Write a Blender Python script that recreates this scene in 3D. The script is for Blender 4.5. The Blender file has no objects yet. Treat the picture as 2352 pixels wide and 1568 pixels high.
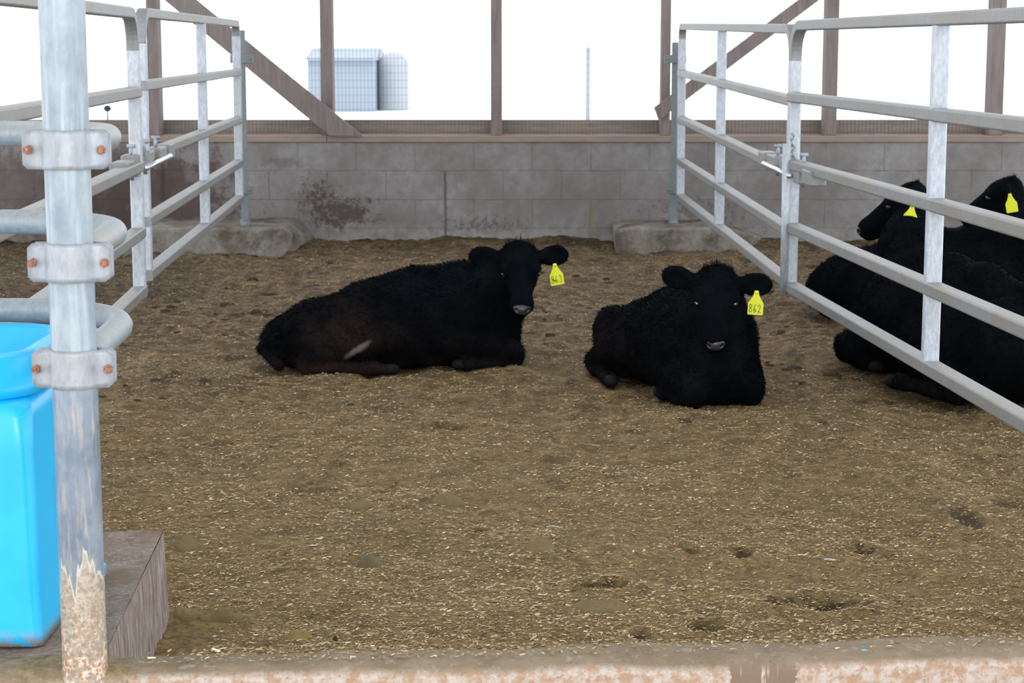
import bpy, math, random
import numpy as np
from mathutils import Vector, Matrix

# ------------------------------------------------------------------ camera, light, exposure
S = bpy.context.scene
COL = S.collection
F = 4400.0
PITCH = math.atan(679 / F)
H = 1.35
cam_d = bpy.data.cameras.new('camera'); cam = bpy.data.objects.new('camera', cam_d); COL.objects.link(cam)
cam.location = (0, 0, H); cam.rotation_euler = (math.pi / 2 - PITCH, 0, 0)
cam_d.sensor_width = 36; cam_d.lens = F / 2352 * 36; cam_d.clip_end = 500
cam_d.dof.use_dof = True; cam_d.dof.focus_distance = 4.9; cam_d.dof.aperture_fstop = 12
S.camera = cam
S.view_settings.view_transform = 'Standard'; S.view_settings.look = 'None'
S.view_settings.exposure = 0.0; S.view_settings.gamma = 1.0
S.view_settings.use_curve_mapping = False
W = bpy.data.worlds.new('sky'); S.world = W; W.use_nodes = True
wb = W.node_tree.nodes['Background']; wb.inputs[0].default_value = (0.93, 0.97, 1.0, 1); wb.inputs[1].default_value = 2.75
fl = bpy.data.lights.new('camera_flash', 'POINT'); flo = bpy.data.objects.new('camera_flash', fl); COL.objects.link(flo)
flo.location = (-0.10, 0.05, 1.47); fl.energy = 170; fl.shadow_soft_size = 0.03; fl.color = (1.0, 0.97, 0.93)

def ray(px, py):
    a = (px - 1176) / F; b = (784 - py) / F
    return a, math.cos(PITCH) + b * math.sin(PITCH), -math.sin(PITCH) + b * math.cos(PITCH)
def P(px, py, Y):
    a, dy, dz = ray(px, py); t = Y / dy; return Vector((a * t, Y, H + dz * t))
def G(px, py, z=0.0):
    a, dy, dz = ray(px, py); t = (z - H) / dz; return Vector((a * t, dy * t, z))

# ------------------------------------------------------------------ helpers
def tag(o, label=None, cat=None, group=None, kind=None):
    if label: o['label'] = label
    if cat: o['category'] = cat
    if group: o['group'] = group
    if kind: o['kind'] = kind
    return o
def empty(name, loc=(0, 0, 0), rz=0.0):
    o = bpy.data.objects.new(name, None); o.location = loc; o.rotation_euler = (0, 0, rz)
    o.empty_display_size = 0.1; COL.objects.link(o); return o
def link(name, me, mat, parent=None):
    o = bpy.data.objects.new(name, me); COL.objects.link(o)
    if mat: me.materials.append(mat)
    if parent: o.parent = parent
    return o
def np_mesh(name, V, faces, smooth=True):
    """V (n,3); faces = list of int arrays (m,k)"""
    me = bpy.data.meshes.new(name)
    V = np.asarray(V, np.float32)
    me.vertices.add(len(V)); me.vertices.foreach_set('co', V.ravel())
    li = np.concatenate([f.ravel() for f in faces]).astype(np.int32)
    cnt = np.concatenate([np.full(len(f), f.shape[1]) for f in faces])
    st = np.concatenate([[0], np.cumsum(cnt)[:-1]]).astype(np.int32)
    me.loops.add(len(li)); me.loops.foreach_set('vertex_index', li)
    me.polygons.add(len(st)); me.polygons.foreach_set('loop_start', st)
    me.update(calc_edges=True); me.validate()
    me.polygons.foreach_set('use_smooth', np.full(len(me.polygons), smooth, bool))
    return me
class MB:
    """collects shapes into one mesh"""
    def __init__(s): s.v = []; s.f = []; s.sm = []
    def add(s, vs, fs, smooth=False):
        n = len(s.v); s.v += [tuple(v) for v in vs]
        for f in fs: s.f.append(tuple(i + n for i in f)); s.sm.append(smooth)
    def box(s, c, d, R=None):
        c = Vector(c); h = Vector(d) / 2; vs = []
        for z in (-1, 1):
            for x, y in ((-1, -1), (1, -1), (1, 1), (-1, 1)):
                p = Vector((x * h.x, y * h.y, z * h.z))
                vs.append(c + (R @ p if R else p))
        s.add(vs, [(3, 2, 1, 0), (4, 5, 6, 7), (0, 1, 5, 4), (1, 2, 6, 5), (2, 3, 7, 6), (3, 0, 4, 7)])
    def sweep(s, pts, prof, up=Vector((0, 0, 1)), smooth=False, cap=True, closed_prof=True, side=None):
        """profile (list of (u,v)) swept along pts; side = fixed sideways vector (keeps bends planar)"""
        pts = [Vector(p) for p in pts]; n = len(pts); k = len(prof); vs = []
        prev = None
        for i, p in enumerate(pts):
            t0 = (pts[i] - pts[i - 1]).normalized() if i else (pts[1] - pts[0]).normalized()
            t1 = (pts[i + 1] - pts[i]).normalized() if i < n - 1 else t0
            t = (t0 + t1).normalized(); sc = 1 / max(0.5, t.dot(t0))
            if side is not None: u = side.normalized()
            else:
                r = up if abs(t.dot(up)) < 0.95 else Vector((0, 1, 0))
                u = t.cross(r).normalized()
                if prev is not None:
                    u = (prev - t * prev.dot(t)).normalized()
                prev = u
            w = u.cross(t).normalized()
            for a, b in prof: vs.append(p + u * a + w * b * (sc if side is not None else 1))
        fs = []
        for i in range(n - 1):
            for j in range(k):
                a = i * k + j; b = i * k + (j + 1) % k
                fs.append((a, b, b + k, a + k))
        if cap:
            fs.append(tuple(range(k))[::-1]); fs.append(tuple((n - 1) * k + j for j in range(k)))
        s.add(vs, fs, smooth)
    def tube(s, pts, r, n=16, smooth=True):
        s.sweep(pts, [(r * math.cos(2 * math.pi * i / n), r * math.sin(2 * math.pi * i / n)) for i in range(n)], smooth=smooth)
    def build(s, name, mat, parent=None, bevel=0.0):
        me = bpy.data.meshes.new(name); me.from_pydata(s.v, [], s.f)
        me.polygons.foreach_set('use_smooth', s.sm); me.update()
        import bmesh
        bm = bmesh.new(); bm.from_mesh(me); bmesh.ops.recalc_face_normals(bm, faces=bm.faces); bm.to_mesh(me); bm.free()
        o = link(name, me, mat, parent)
        if bevel:
            m = o.modifiers.new('bevel', 'BEVEL'); m.width = bevel; m.segments = 2; m.limit_method = 'ANGLE'; m.angle_limit = 0.7
        return o
def sq(w, h, r=0.0):
    if not r: return [(-w / 2, -h / 2), (w / 2, -h / 2), (w / 2, h / 2), (-w / 2, h / 2)]
    out = []
    for cx, cy, a0 in ((w / 2 - r, -h / 2 + r, -90), (w / 2 - r, h / 2 - r, 0), (-w / 2 + r, h / 2 - r, 90), (-w / 2 + r, -h / 2 + r, 180)):
        for q in range(4):
            a = math.radians(a0 + q * 30); out.append((cx + r * math.cos(a), cy + r * math.sin(a)))
    return out

# value noise in numpy
def vnoise(x, y, z=None, seed=0):
    def h(i, j, k):
        n = (i * 374761393 + j * 668265263 + k * 2147483647 * 3 + seed * 974711) & 0xffffffff
        n = ((n ^ (n >> 13)) * 1274126177) & 0xffffffff
        n = n ^ (n >> 16)
        return (n & 0xffff) / 65535.0
    if z is None: z = np.zeros_like(x)
    xi = np.floor(x).astype(np.int64); yi = np.floor(y).astype(np.int64); zi = np.floor(z).astype(np.int64)
    fx = x - xi; fy = y - yi; fz = z - zi
    fx = fx * fx * (3 - 2 * fx); fy = fy * fy * (3 - 2 * fy); fz = fz * fz * (3 - 2 * fz)
    r = 0
    for a in (0, 1):
        for b in (0, 1):
            for c in (0, 1):
                w = (fx if a else 1 - fx) * (fy if b else 1 - fy) * (fz if c else 1 - fz)
                r = r + w * h(xi + a, yi + b, zi + c)
    return r * 2 - 1

# ------------------------------------------------------------------ materials
class NT:
    def __init__(s, name):
        s.m = bpy.data.materials.new(name); s.m.use_nodes = True; s.t = s.m.node_tree
        s.b = s.t.nodes['Principled BSDF']
    def n(s, typ, ins=None, **kw):
        nd = s.t.nodes.new(typ)
        for k, v in kw.items(): setattr(nd, k, v)
        for k, v in (ins or {}).items(): s.set(nd, k, v)
        return nd
    def set(s, nd, k, v):
        inp = nd.inputs[k]
        if isinstance(v, bpy.types.NodeSocket): s.t.links.new(v, inp)
        elif isinstance(v, (tuple, list)) and len(v) == 3 and inp.type == 'RGBA': inp.default_value = (*v, 1)
        else: inp.default_value = v
    def co(s, scale=(1, 1, 1), kind='Object', loc=(0, 0, 0)):
        c = s.n('ShaderNodeTexCoord').outputs[kind]
        return s.n('ShaderNodeMapping', {'Vector': c, 'Scale': scale, 'Location': loc}).outputs[0]
    def noise(s, vec, scale, detail=4, rough=0.6, dist=0.0):
        return s.n('ShaderNodeTexNoise', {'Vector': vec, 'Scale': scale, 'Detail': detail, 'Roughness': rough, 'Distortion': dist}).outputs['Fac']
    def ramp(s, fac, stops, interp='LINEAR'):
        r = s.n('ShaderNodeValToRGB', {'Fac': fac}); cr = r.color_ramp; cr.interpolation = interp
        while len(cr.elements) < len(stops): cr.elements.new(0.5)
        for e, (p, c) in zip(cr.elements, stops):
            e.position = p; e.color = (*c, 1) if isinstance(c, (tuple, list)) else (c, c, c, 1)
        return r.outputs[0]
    def mix(s, fac, a, b, mode='MIX'):
        m = s.n('ShaderNodeMix', data_type='RGBA', blend_type=mode)
        s.set(m, 0, fac); s.set(m, 6, a); s.set(m, 7, b)
        return m.outputs[2]
    def math(s, op, a, b=0.5, c=None):
        m = s.n('ShaderNodeMath', operation=op); s.set(m, 0, a); s.set(m, 1, b)
        if c is not None: s.set(m, 2, c)
        return m.outputs[0]
    def bump(s, h, strength=0.3, dist=0.01):
        b = s.n('ShaderNodeBump', {'Height': h, 'Strength': strength, 'Distance': dist})
        s.t.links.new(b.outputs[0], s.b.inputs['Normal'])
    def out(s, **kw):
        for k, v in kw.items(): s.set(s.b, {'color': 'Base Color', 'rough': 'Roughness', 'metal': 'Metallic', 'spec': 'Specular IOR Level'}.get(k, k), v)
        return s.m

def mat_galv(name, base=(0.50, 0.53, 0.56), dirt=(0.30, 0.26, 0.20), dirt_amt=0.45, metal=0.25, rough=0.5, dark=(0.36, 0.41, 0.47)):
    t = NT(name); v = t.co()
    a = t.noise(t.co((14, 14, 5)), 6, 6, 0.7)
    c = t.mix(t.ramp(a, [(0.35, 0), (0.65, 1)]), dark, base)
    sp = t.noise(v, 120, 3, 0.7)
    c = t.mix(t.ramp(sp, [(0.66, 0), (0.74, 0.7)]), c, (0.18, 0.19, 0.20))
    d = t.noise(v, 4, 5, 0.7)
    c = t.mix(t.math('MULTIPLY', t.ramp(d, [(0.42, 0), (0.65, 1)]), dirt_amt), c, dirt)
    t.bump(a, 0.08, 0.002)
    return t.out(color=c, rough=t.ramp(a, [(0, rough - 0.1), (1, rough + 0.15)]), metal=metal)
M_GATE = mat_galv('galvanised_gate_tube', base=(0.27, 0.275, 0.28), dark=(0.19, 0.195, 0.21), dirt=(0.22, 0.19, 0.145), dirt_amt=0.6)
M_GPOST_LIT = mat_galv('galvanised_upright_lit', base=(0.56, 0.60, 0.66), dark=(0.36, 0.40, 0.46), dirt_amt=0.25)  # cleaner zinc than the rails, plus light on camera-facing posts put into the colour
M_CLAMP = mat_galv('galvanised_clamp', base=(0.36, 0.40, 0.46), dark=(0.24, 0.28, 0.33), dirt=(0.38, 0.32, 0.25), dirt_amt=0.35, metal=0.35)
M_PIPE = mat_galv('galvanised_pipe', base=(0.32, 0.35, 0.37), dark=(0.22, 0.26, 0.29), dirt=(0.31, 0.275, 0.23), dirt_amt=0.6)
M_DARKMETAL = mat_galv('dull_hinge_steel', base=(0.20, 0.24, 0.25), dark=(0.14, 0.17, 0.19), dirt=(0.2, 0.18, 0.15), dirt_amt=0.3)

def mat_rust():
    t = NT('rusty_bolt'); a = t.noise(t.co(), 300, 4)
    return t.out(color=t.ramp(a, [(0.35, (0.16, 0.06, 0.035)), (0.65, (0.42, 0.20, 0.13))]), rough=0.8, metal=0.1)
M_RUST = mat_rust()

def mat_pole():
    t = NT('weathered_pole'); v = t.co()
    st = t.noise(t.co((40, 40, 2.0)), 1.5, 5, 0.7)
    pa = t.noise(t.co((9, 9, 5)), 2, 5, 0.65)
    c = t.mix(t.ramp(pa, [(0.38, 0), (0.62, 1)]), (0.21, 0.26, 0.31), (0.32, 0.37, 0.41))
    c = t.mix(t.ramp(st, [(0.5, 0), (0.75, 0.8)]), c, (0.46, 0.51, 0.54))
    z = t.n('ShaderNodeSeparateXYZ', {'Vector': t.co()}).outputs[2]   # 0 at base, up the pole
    # duller, bluer band on the lower half
    lowm = t.ramp(z, [(0.52, 1), (0.56, 0)])
    low = t.mix(t.ramp(pa, [(0.35, 0), (0.65, 1)]), (0.12, 0.155, 0.21), (0.25, 0.29, 0.34))
    low = t.mix(t.ramp(t.noise(t.co((60, 60, 6)), 2, 4), [(0.55, 0), (0.7, 0.8)]), low, (0.42, 0.36, 0.28))
    c = t.mix(lowm, c, low)
    # dried mud with a drippy top edge
    dn = t.noise(t.co((28, 28, 3)), 1.2, 3, 0.6)
    mm = t.math('LESS_THAN', z, t.math('MULTIPLY_ADD', dn, 0.30, 0.03))
    mud = t.mix(t.ramp(t.noise(v, 90, 5, 0.7), [(0.4, 0), (0.6, 1)]), (0.27, 0.22, 0.17), (0.43, 0.38, 0.31))
    edge = t.math('LESS_THAN', z, t.math('MULTIPLY_ADD', dn, 0.30, 0.042))
    c = t.mix(edge, c, (0.50, 0.47, 0.41)); c = t.mix(mm, c, mud)
    rz = t.math('MULTIPLY', t.ramp(z, [(0.02, 1), (0.20, 0)]), t.ramp(t.noise(v, 45, 4, 0.75), [(0.45, 0), (0.55, 1)]))
    c = t.mix(rz, c, t.ramp(t.noise(v, 130, 3), [(0.4, (0.36, 0.16, 0.06)), (0.6, (0.68, 0.60, 0.52))]))
    t.bump(t.noise(v, 60, 5), 0.25, 0.002)
    return t.out(color=c, rough=0.5, metal=0.15)
M_POLE = mat_pole()

def mat_wood(name, a=(0.30, 0.24, 0.21), b=(0.19, 0.15, 0.14), stretch=(30, 30, 3)):
    t = NT(name); n = t.noise(t.co(stretch), 1.6, 6, 0.65, 0.4)
    n2 = t.noise(t.co(), 3, 4)
    c = t.mix(t.ramp(n, [(0.3, 0), (0.7, 1)]), b, a)
    c = t.mix(t.ramp(n2, [(0.45, 0), (0.7, 0.5)]), c, (0.22, 0.20, 0.19))
    t.bump(n, 0.25, 0.003)
    return t.out(color=c, rough=0.85, spec=0.2)
M_WOODV = mat_wood('veiled_stud_wood', (0.26, 0.215, 0.20), (0.15, 0.122, 0.122))  # veiling glare from the bright opening put into this pale mauve tone
M_WOODH = mat_wood('weathered_rail_wood', (0.32, 0.25, 0.21), (0.20, 0.16, 0.14), (3, 30, 30))
M_SILL = mat_wood('sill_wood', (0.34, 0.25, 0.20), (0.24, 0.18, 0.155), (3, 30, 30))

def mat_block():
    t = NT('grey_block_wall')
    c = t.n('ShaderNodeTexCoord').outputs['Object']
    sx = t.n('ShaderNodeSeparateXYZ', {'Vector': c})
    uv = t.n('ShaderNodeCombineXYZ', {'X': t.math('ADD', sx.outputs[0], 4.06 + 0.870), 'Y': t.math('ADD', sx.outputs[2], 2.0 - 0.098), 'Z': 0.0}).outputs[0]
    wob = t.n('ShaderNodeTexNoise', {'Vector': c, 'Scale': 9.0, 'Detail': 3.0}).outputs['Color']
    uv2 = t.n('ShaderNodeVectorMath', {0: uv, 1: t.n('ShaderNodeVectorMath', {0: wob, 'Scale': 0.010}, operation='SCALE').outputs[0]}, operation='ADD').outputs[0]
    br = t.n('ShaderNodeTexBrick', {'Vector': uv2, 'Color1': (0.9, 0.9, 0.9), 'Color2': (1, 1, 1), 'Mortar': (0, 0, 0), 'Scale': 1.0, 'Mortar Size': 0.005, 'Mortar Smooth': 0.6, 'Brick Width': 0.406, 'Row Height': 0.2}, offset=0.5)
    n1 = t.noise(c, 2.2, 5, 0.6); n2 = t.noise(c, 14, 6, 0.7); n3 = t.noise(c, 70, 3)
    col = t.mix(t.ramp(n1, [(0.35, 0), (0.65, 1)]), (0.20, 0.184, 0.178), (0.30, 0.29, 0.29))
    col = t.mix(t.ramp(n2, [(0.35, 0.5), (0.65, 0)]), col, (0.15, 0.134, 0.13))
    mort = t.math('MULTIPLY', br.outputs['Fac'], t.ramp(t.noise(c, 5, 3), [(0.38, 0.08), (0.62, 0.6)]))
    col = t.mix(mort, col, (0.11, 0.10, 0.097))
    # paler splashed foot of the wall
    z = sx.outputs[2]
    foot = t.math('MULTIPLY', t.ramp(z, [(0.03, 1), (0.14, 0)]), t.ramp(n2, [(0.4, 0.2), (0.6, 0.9)]))
    col = t.mix(foot, col, (0.32, 0.295, 0.28))
    # manure splatter (shape of its own) left of centre
    def spot(x, zz, rx, rz, thr=0.5, amt=0.8, sc=26):
        dx = t.math('DIVIDE', t.math('SUBTRACT', sx.outputs[0], x), rx); dz = t.math('DIVIDE', t.math('SUBTRACT', z, zz), rz)
        d = t.math('SQRT', t.math('ADD', t.math('MULTIPLY', dx, dx), t.math('MULTIPLY', dz, dz)))
        q = t.math('ADD', t.math('SUBTRACT', 1.0, d), t.math('MULTIPLY', t.math('SUBTRACT', t.noise(c, sc, 5, 0.75), 0.5), 2.4))
        return t.math('MULTIPLY', t.ramp(q, [(thr - 0.15, 0), (thr + 0.25, 1)]), amt)
    for a in ((-1.18, 0.20, 0.40, 0.17, 0.45, 0.85, 22), (-1.35, 0.32, 0.32, 0.32, 0.75, 0.85, 34), (-0.2, 0.12, 0.9, 0.16, 0.85, 0.6, 30), (1.3, 0.2, 1.2, 0.3, 0.9, 0.5, 24), (-1.60, 0.55, 0.22, 0.07, 0.5, 0.35, 12), (-2.5, 0.28, 0.9, 0.50, 0.30, 0.85, 7), (-3.2, 0.3, 1.1, 0.6, 0.3, 0.6, 5), (-2.1, 0.1, 0.5, 0.12, 0.5, 0.6, 14)):
        col = t.mix(spot(*a), col, (0.075, 0.052, 0.046))
    # dark run-down line and a yellowish one
    def line(x, z0, z1, w, amt):
        dx = t.math('ABSOLUTE', t.math('SUBTRACT', t.math('ADD', sx.outputs[0], t.math('MULTIPLY', t.math('SUBTRACT', n2, 0.5), 0.03)), x))
        return t.math('MULTIPLY', t.math('MULTIPLY', t.math('LESS_THAN', dx, w), t.ramp(z, [(z0, 0), (z0 + 0.02, 1), (z1 - 0.03, 1), (z1, 0)])), amt)
    col = t.mix(line(-0.462, 0.02, 0.50, 0.010, 0.6), col, (0.06, 0.05, 0.048))
    col = t.mix(line(0.548, 0.02, 0.33, 0.022, 0.45), col, (0.21, 0.17, 0.10))
    col = t.mix(line(-2.42, 0.02, 0.6, 0.014, 0.6), col, (0.05, 0.04, 0.04))
    t.bump(t.math('SUBTRACT', t.math('MULTIPLY', n3, 0.25), br.outputs['Fac']), 0.45, 0.006)
    return t.out(color=col, rough=0.92, spec=0.15)

def mat_concrete(name, a, b, sc=8, streak=None, mud=None, bumpd=0.004):
    t = NT(name); v = t.co(); n = t.noise(v, sc, 6, 0.7); n2 = t.noise(v, sc * 6, 4, 0.7)
    c = t.mix(t.ramp(n, [(0.35, 0), (0.65, 1)]), a, b)
    c = t.mix(t.ramp(n2, [(0.55, 0), (0.72, 0.6)]), c, tuple(x * 0.6 for x in a))
    if streak: c = t.mix(t.ramp(t.noise(t.co((40, 40, 5)), 2, 5, 0.7), [(0.5, 0), (0.66, 0.8)]), c, streak)
    if mud: c = t.mix(t.ramp(t.noise(v, 5, 6, 0.7), [(0.47, 0), (0.62, 0.85)]), c, mud)
    t.bump(n2, 0.5, bumpd)
    return t.out(color=c, rough=0.9, spec=0.2)
M_FOOT = mat_concrete('footing_concrete', (0.17, 0.145, 0.125), (0.27, 0.25, 0.23), 9, mud=(0.085, 0.067, 0.047))
M_SLAB = mat_concrete('trough_slab_concrete', (0.15, 0.10, 0.072), (0.24, 0.19, 0.155), 14, streak=(0.33, 0.29, 0.27), mud=(0.15, 0.095, 0.062))

def mat_slabface():
    t = NT('slab_side_concrete'); n = t.noise(t.co((45, 45, 7)), 1.6, 6, 0.75)
    c = t.ramp(n, [(0.3, (0.11, 0.08, 0.07)), (0.48, (0.23, 0.17, 0.145)), (0.66, (0.42, 0.39, 0.39))])
    t.bump(n, 0.4, 0.003); return t.out(color=c, rough=0.9, spec=0.2)

def mat_curb():
    t = NT('curb_concrete'); g = t.n('ShaderNodeNewGeometry')
    c = t.n('ShaderNodeTexCoord').outputs['Object']; s = t.n('ShaderNodeSeparateXYZ', {'Vector': c})
    nz = t.n('ShaderNodeSeparateXYZ', {'Vector': g.outputs['Normal']}).outputs[2]
    n = t.noise(c, 9, 6, 0.7); n2 = t.noise(c, 40, 5, 0.75); n3 = t.noise(c, 130, 3)
    top = t.mix(t.ramp(n, [(0.35, 0), (0.65, 1)]), (0.155, 0.115, 0.07), (0.215, 0.165, 0.115))
    top = t.mix(t.ramp(n3, [(0.6, 0), (0.72, 0.7)]), top, (0.10, 0.075, 0.04))
    top = t.mix(t.math('MULTIPLY', t.ramp(n2, [(0.56, 0), (0.66, 1)]), 0.6), top, (0.29, 0.27, 0.24))
    face = t.mix(t.ramp(n2, [(0.42, 0), (0.58, 1)]), (0.36, 0.235, 0.155), (0.47, 0.41, 0.365))
    face = t.mix(t.ramp(n3, [(0.62, 0), (0.72, 0.8)]), face, (0.24, 0.16, 0.10))
    # one bare brown patch with drips
    dx = t.math('ABSOLUTE', t.math('SUBTRACT', s.outputs[0], 0.475))
    drip = t.noise(t.co((45, 1, 4)), 1.5, 3)
    pm = t.math('MULTIPLY', t.math('LESS_THAN', t.math('ADD', dx, t.math('MULTIPLY', t.math('SUBTRACT', n2, 0.5), 0.03)), 0.062), t.ramp(drip, [(0.40, 0), (0.44, 1)]))
    face = t.mix(pm, face, (0.20, 0.14, 0.105))
    col = t.mix(t.ramp(nz, [(0.35, 0), (0.75, 1)]), face, top)
    # wet dark mud at the left end round the pole foot
    wet = t.math('MULTIPLY', t.ramp(s.outputs[0], [(0.0, 1), (0.12, 0)]), 1.0)
    wetm = t.math('MULTIPLY', t.math('LESS_THAN', t.math('ADD', s.outputs[0], t.math('MULTIPLY', n, 0.35)), -0.53), t.ramp(n, [(0.38, 0.95), (0.62, 0.3)]))
    col = t.mix(wetm, col, t.ramp(n2, [(0.4, (0.10, 0.085, 0.05)), (0.6, (0.27, 0.19, 0.09))]))
    t.bump(n2, 0.6, 0.006)
    return t.out(color=col, rough=0.85, spec=0.25)

def mat_bedding():
    t = NT('manure_and_shavings_bedding'); c = t.n('ShaderNodeTexCoord').outputs['Object']
    n1 = t.noise(c, 1.3, 5, 0.6); n2 = t.noise(c, 9, 6, 0.7); n3 = t.noise(c, 60, 5, 0.75); n4 = t.noise(c, 260, 3, 0.8)
    y = t.n('ShaderNodeSeparateXYZ', {'Vector': c}).outputs[1]
    yk = t.n('ShaderNodeMapRange', {'Value': t.math('ADD', y, t.math('MULTIPLY', n1, 2.0)), 'From Min': 5.5, 'From Max': 10.5}).outputs[0]
    damp = t.mix(t.ramp(n2, [(0.35, 0), (0.65, 1)]), (0.160, 0.104, 0.038), (0.250, 0.168, 0.070))
    dry = t.mix(t.ramp(n2, [(0.40, 0), (0.60, 1)]), (0.088, 0.057, 0.030), (0.290, 0.194, 0.102))
    n5 = t.noise(t.co((14, 26, 20)), 1.0, 6, 0.75)
    dry = t.mix(t.ramp(n5, [(0.42, 0.85), (0.56, 0)]), dry, (0.045, 0.031, 0.018))
    damp = t.mix(t.ramp(n5, [(0.36, 0.6), (0.52, 0)]), damp, (0.070, 0.050, 0.020))
    col = t.mix(yk, damp, dry)
    col = t.mix(t.ramp(n3, [(0.40, 0.65), (0.56, 0)]), col, (0.050, 0.036, 0.018))
    col = t.mix(t.ramp(n4, [(0.58, 0), (0.70, 0.75)]), col, (0.36, 0.27, 0.15))
    col = t.mix(t.ramp(n1, [(0.58, 0), (0.75, 0.35)]), col, (0.06, 0.042, 0.02))
    a = t.n('ShaderNodeAttribute', attribute_name='dirt')
    col = t.mix(a.outputs['Fac'], col, (0.028, 0.019, 0.010))
    t.bump(t.math('ADD', n3, t.math('MULTIPLY', n4, 0.5)), 0.7, 0.010)
    return t.out(color=col, rough=0.88, spec=0.2)

def mat_simple(name, c, rough=0.6, **kw):
    return NT(name).out(color=c, rough=rough, **kw)
def mat_chip(name='wood_shaving'):
    t = NT(name); g = t.n('ShaderNodeNewGeometry')
    c = t.ramp(g.outputs['Random Per Island'], [(0.0, (0.14, 0.09, 0.035)), (0.5, (0.29, 0.195, 0.09)), (0.85, (0.48, 0.34, 0.18)), (1.0, (0.70, 0.60, 0.46))])
    return t.out(color=c, rough=0.75)
def mat_trough():
    t = NT('blue_trough_plastic'); n = t.noise(t.co(), 5, 4); n2 = t.noise(t.co(), 60, 4)
    z = t.n('ShaderNodeSeparateXYZ', {'Vector': t.co()}).outputs[2]
    c = t.mix(t.ramp(n, [(0.4, 0), (0.6, 1)]), (0.004, 0.42, 0.80), (0.01, 0.47, 0.85))
    mud = t.math('MULTIPLY', t.ramp(z, [(0.0, 1), (0.035, 0)]), t.ramp(n2, [(0.42, 0), (0.5, 1)]))
    c = t.mix(mud, c, (0.30, 0.22, 0.16))
    return t.out(color=c, rough=0.35)
def mat_coat():
    t = NT('black_coat'); n = t.noise(t.co(), 9, 4); a = t.n('ShaderNodeAttribute', attribute_name='tint').outputs['Fac']
    b = t.n('ShaderNodeAttribute', attribute_name='bare').outputs['Fac']
    c = t.mix(t.ramp(n, [(0.4, 0), (0.7, 1)]), (0.0022, 0.0030, 0.0042), (0.0040, 0.0052, 0.0068))
    c = t.mix(a, c, t.ramp(n, [(0.35, (0.008, 0.005, 0.005)), (0.65, (0.030, 0.017, 0.014))]))
    c = t.mix(b, c, (0.17, 0.13, 0.135))
    return t.out(color=c, rough=0.8, spec=0.012)
M_COAT = mat_coat()
M_EYE = mat_simple('dark_eye', (0.005, 0.006, 0.008), 0.12)
M_TEAL = mat_simple('teal_eyeshine', (0.02, 0.75, 0.66), 0.3)  # flash reflection from the retina, painted as plain teal colour
M_NOSE = mat_simple('wet_black_nose', (0.030, 0.028, 0.034), 0.28)
M_TAG = mat_simple('yellow_tag_plastic', (0.72, 0.74, 0.02), 0.5)
M_INK = mat_simple('black_marker_ink', (0.05, 0.08, 0.02), 0.7)
M_HOOF = mat_simple('dark_hoof', (0.009, 0.008, 0.008), 0.7, spec=0.08)
M_WIRE = mat_simple('galvanised_wire', (0.11, 0.13, 0.15), 0.5, metal=0.3)
M_CHIP = mat_chip()
M_DUNG = mat_concrete('olive_dung', (0.125, 0.092, 0.042), (0.160, 0.122, 0.062), 12, bumpd=0.003)
M_DUNGY = mat_concrete('yellowish_dung', (0.16, 0.12, 0.038), (0.20, 0.15, 0.055), 12, bumpd=0.003)
M_DUNGG = mat_concrete('grey_brown_dung', (0.10, 0.085, 0.065), (0.15, 0.115, 0.055), 12, bumpd=0.003)
M_DUNGD = mat_concrete('dark_dung', (0.030, 0.021, 0.012), (0.06, 0.043, 0.022), 16, bumpd=0.004)

# ------------------------------------------------------------------ setting
YW = 13.30
# bedding surface
hollows = []   # (x, y, rx, ry, depth, rot)
def hol(px, py, w, h, depth, dark, rot=0.0):
    g = G(px, py); d = g.y
    hollows.append((g.x, g.y, w / F * d / 2, h / F * d / 2 / 0.2 * (5.0 / max(d, 4.0)) , depth, dark, rot))
hol(1890, 1386, 170, 26, 0.030, 1.0); hol(1800, 1392, 70, 12, 0.02, 1.0); hol(1380, 1352, 110, 14, 0.02, 0.85); hol(1970, 1258, 60, 22, 0.022, 0.9)
hol(1590, 1272, 40, 16, 0.02, 0.8); hol(1705, 1278, 50, 16, 0.02, 0.8); hol(2220, 1190, 60, 40, 0.02, 0.7); hol(1620, 1445, 80, 16, 0.02, 0.75)
hol(1100, 1225, 36, 10, 0.015, 0.9); hol(935, 1172, 30, 7, 0.012, 0.85); hol(2320, 1150, 70, 24, 0.015, 0.6); hol(1470, 1462, 50, 12, 0.015, 0.8)
hol(760, 1058, 60, 9, 0.015, 0.6); hol(1020, 980, 90, 16, 0.02, 0.5); hol(720, 1120, 120, 24, 0.02, 0.4); hol(330, 920, 70, 12, 0.02, 0.6)
hol(1400, 950, 120, 18, 0.015, 0.35); hol(2060, 1380, 20, 8, 0.012, 0.9); hol(2260, 960, 160, 22, 0.02, 0.5); hol(880, 1150, 20, 6, 0.01, 0.8)
def floor_z(x, y):
    z = 0.022 * vnoise(x * 1.3, y * 1.3, seed=3) + 0.014 * vnoise(x * 4, y * 3.4, seed=5)
    far = np.clip((y - 4.5) / 4.0, 0.25, 1)
    z = z + 0.016 * vnoise(x * 9, y * 7, seed=7) * far + 0.009 * vnoise(x * 27, y * 22, seed=9) * (0.45 + 0.55 * far) + 0.0035 * vnoise(x * 60, y * 55, seed=11)
    z = z - 0.012 * np.clip(vnoise(x * 7, y * 6, seed=21) - 0.45, 0, 1) * 3 * far
    z = z + 0.04 * np.clip((y - 12.4) / 0.9, 0, 1) * (0.6 + 0.6 * vnoise(x * 2.2, y * 2, seed=15))
    for hx, hy, rx, ry, dp, dk, rot in hollows:
        q = ((x - hx) / rx) ** 2 + ((y - hy) / ry) ** 2
        z = z - dp * np.exp(-q * 1.6) + dp * 0.5 * np.exp(-(np.sqrt(q) - 1.5) ** 2 * 5)
    return z
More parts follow.
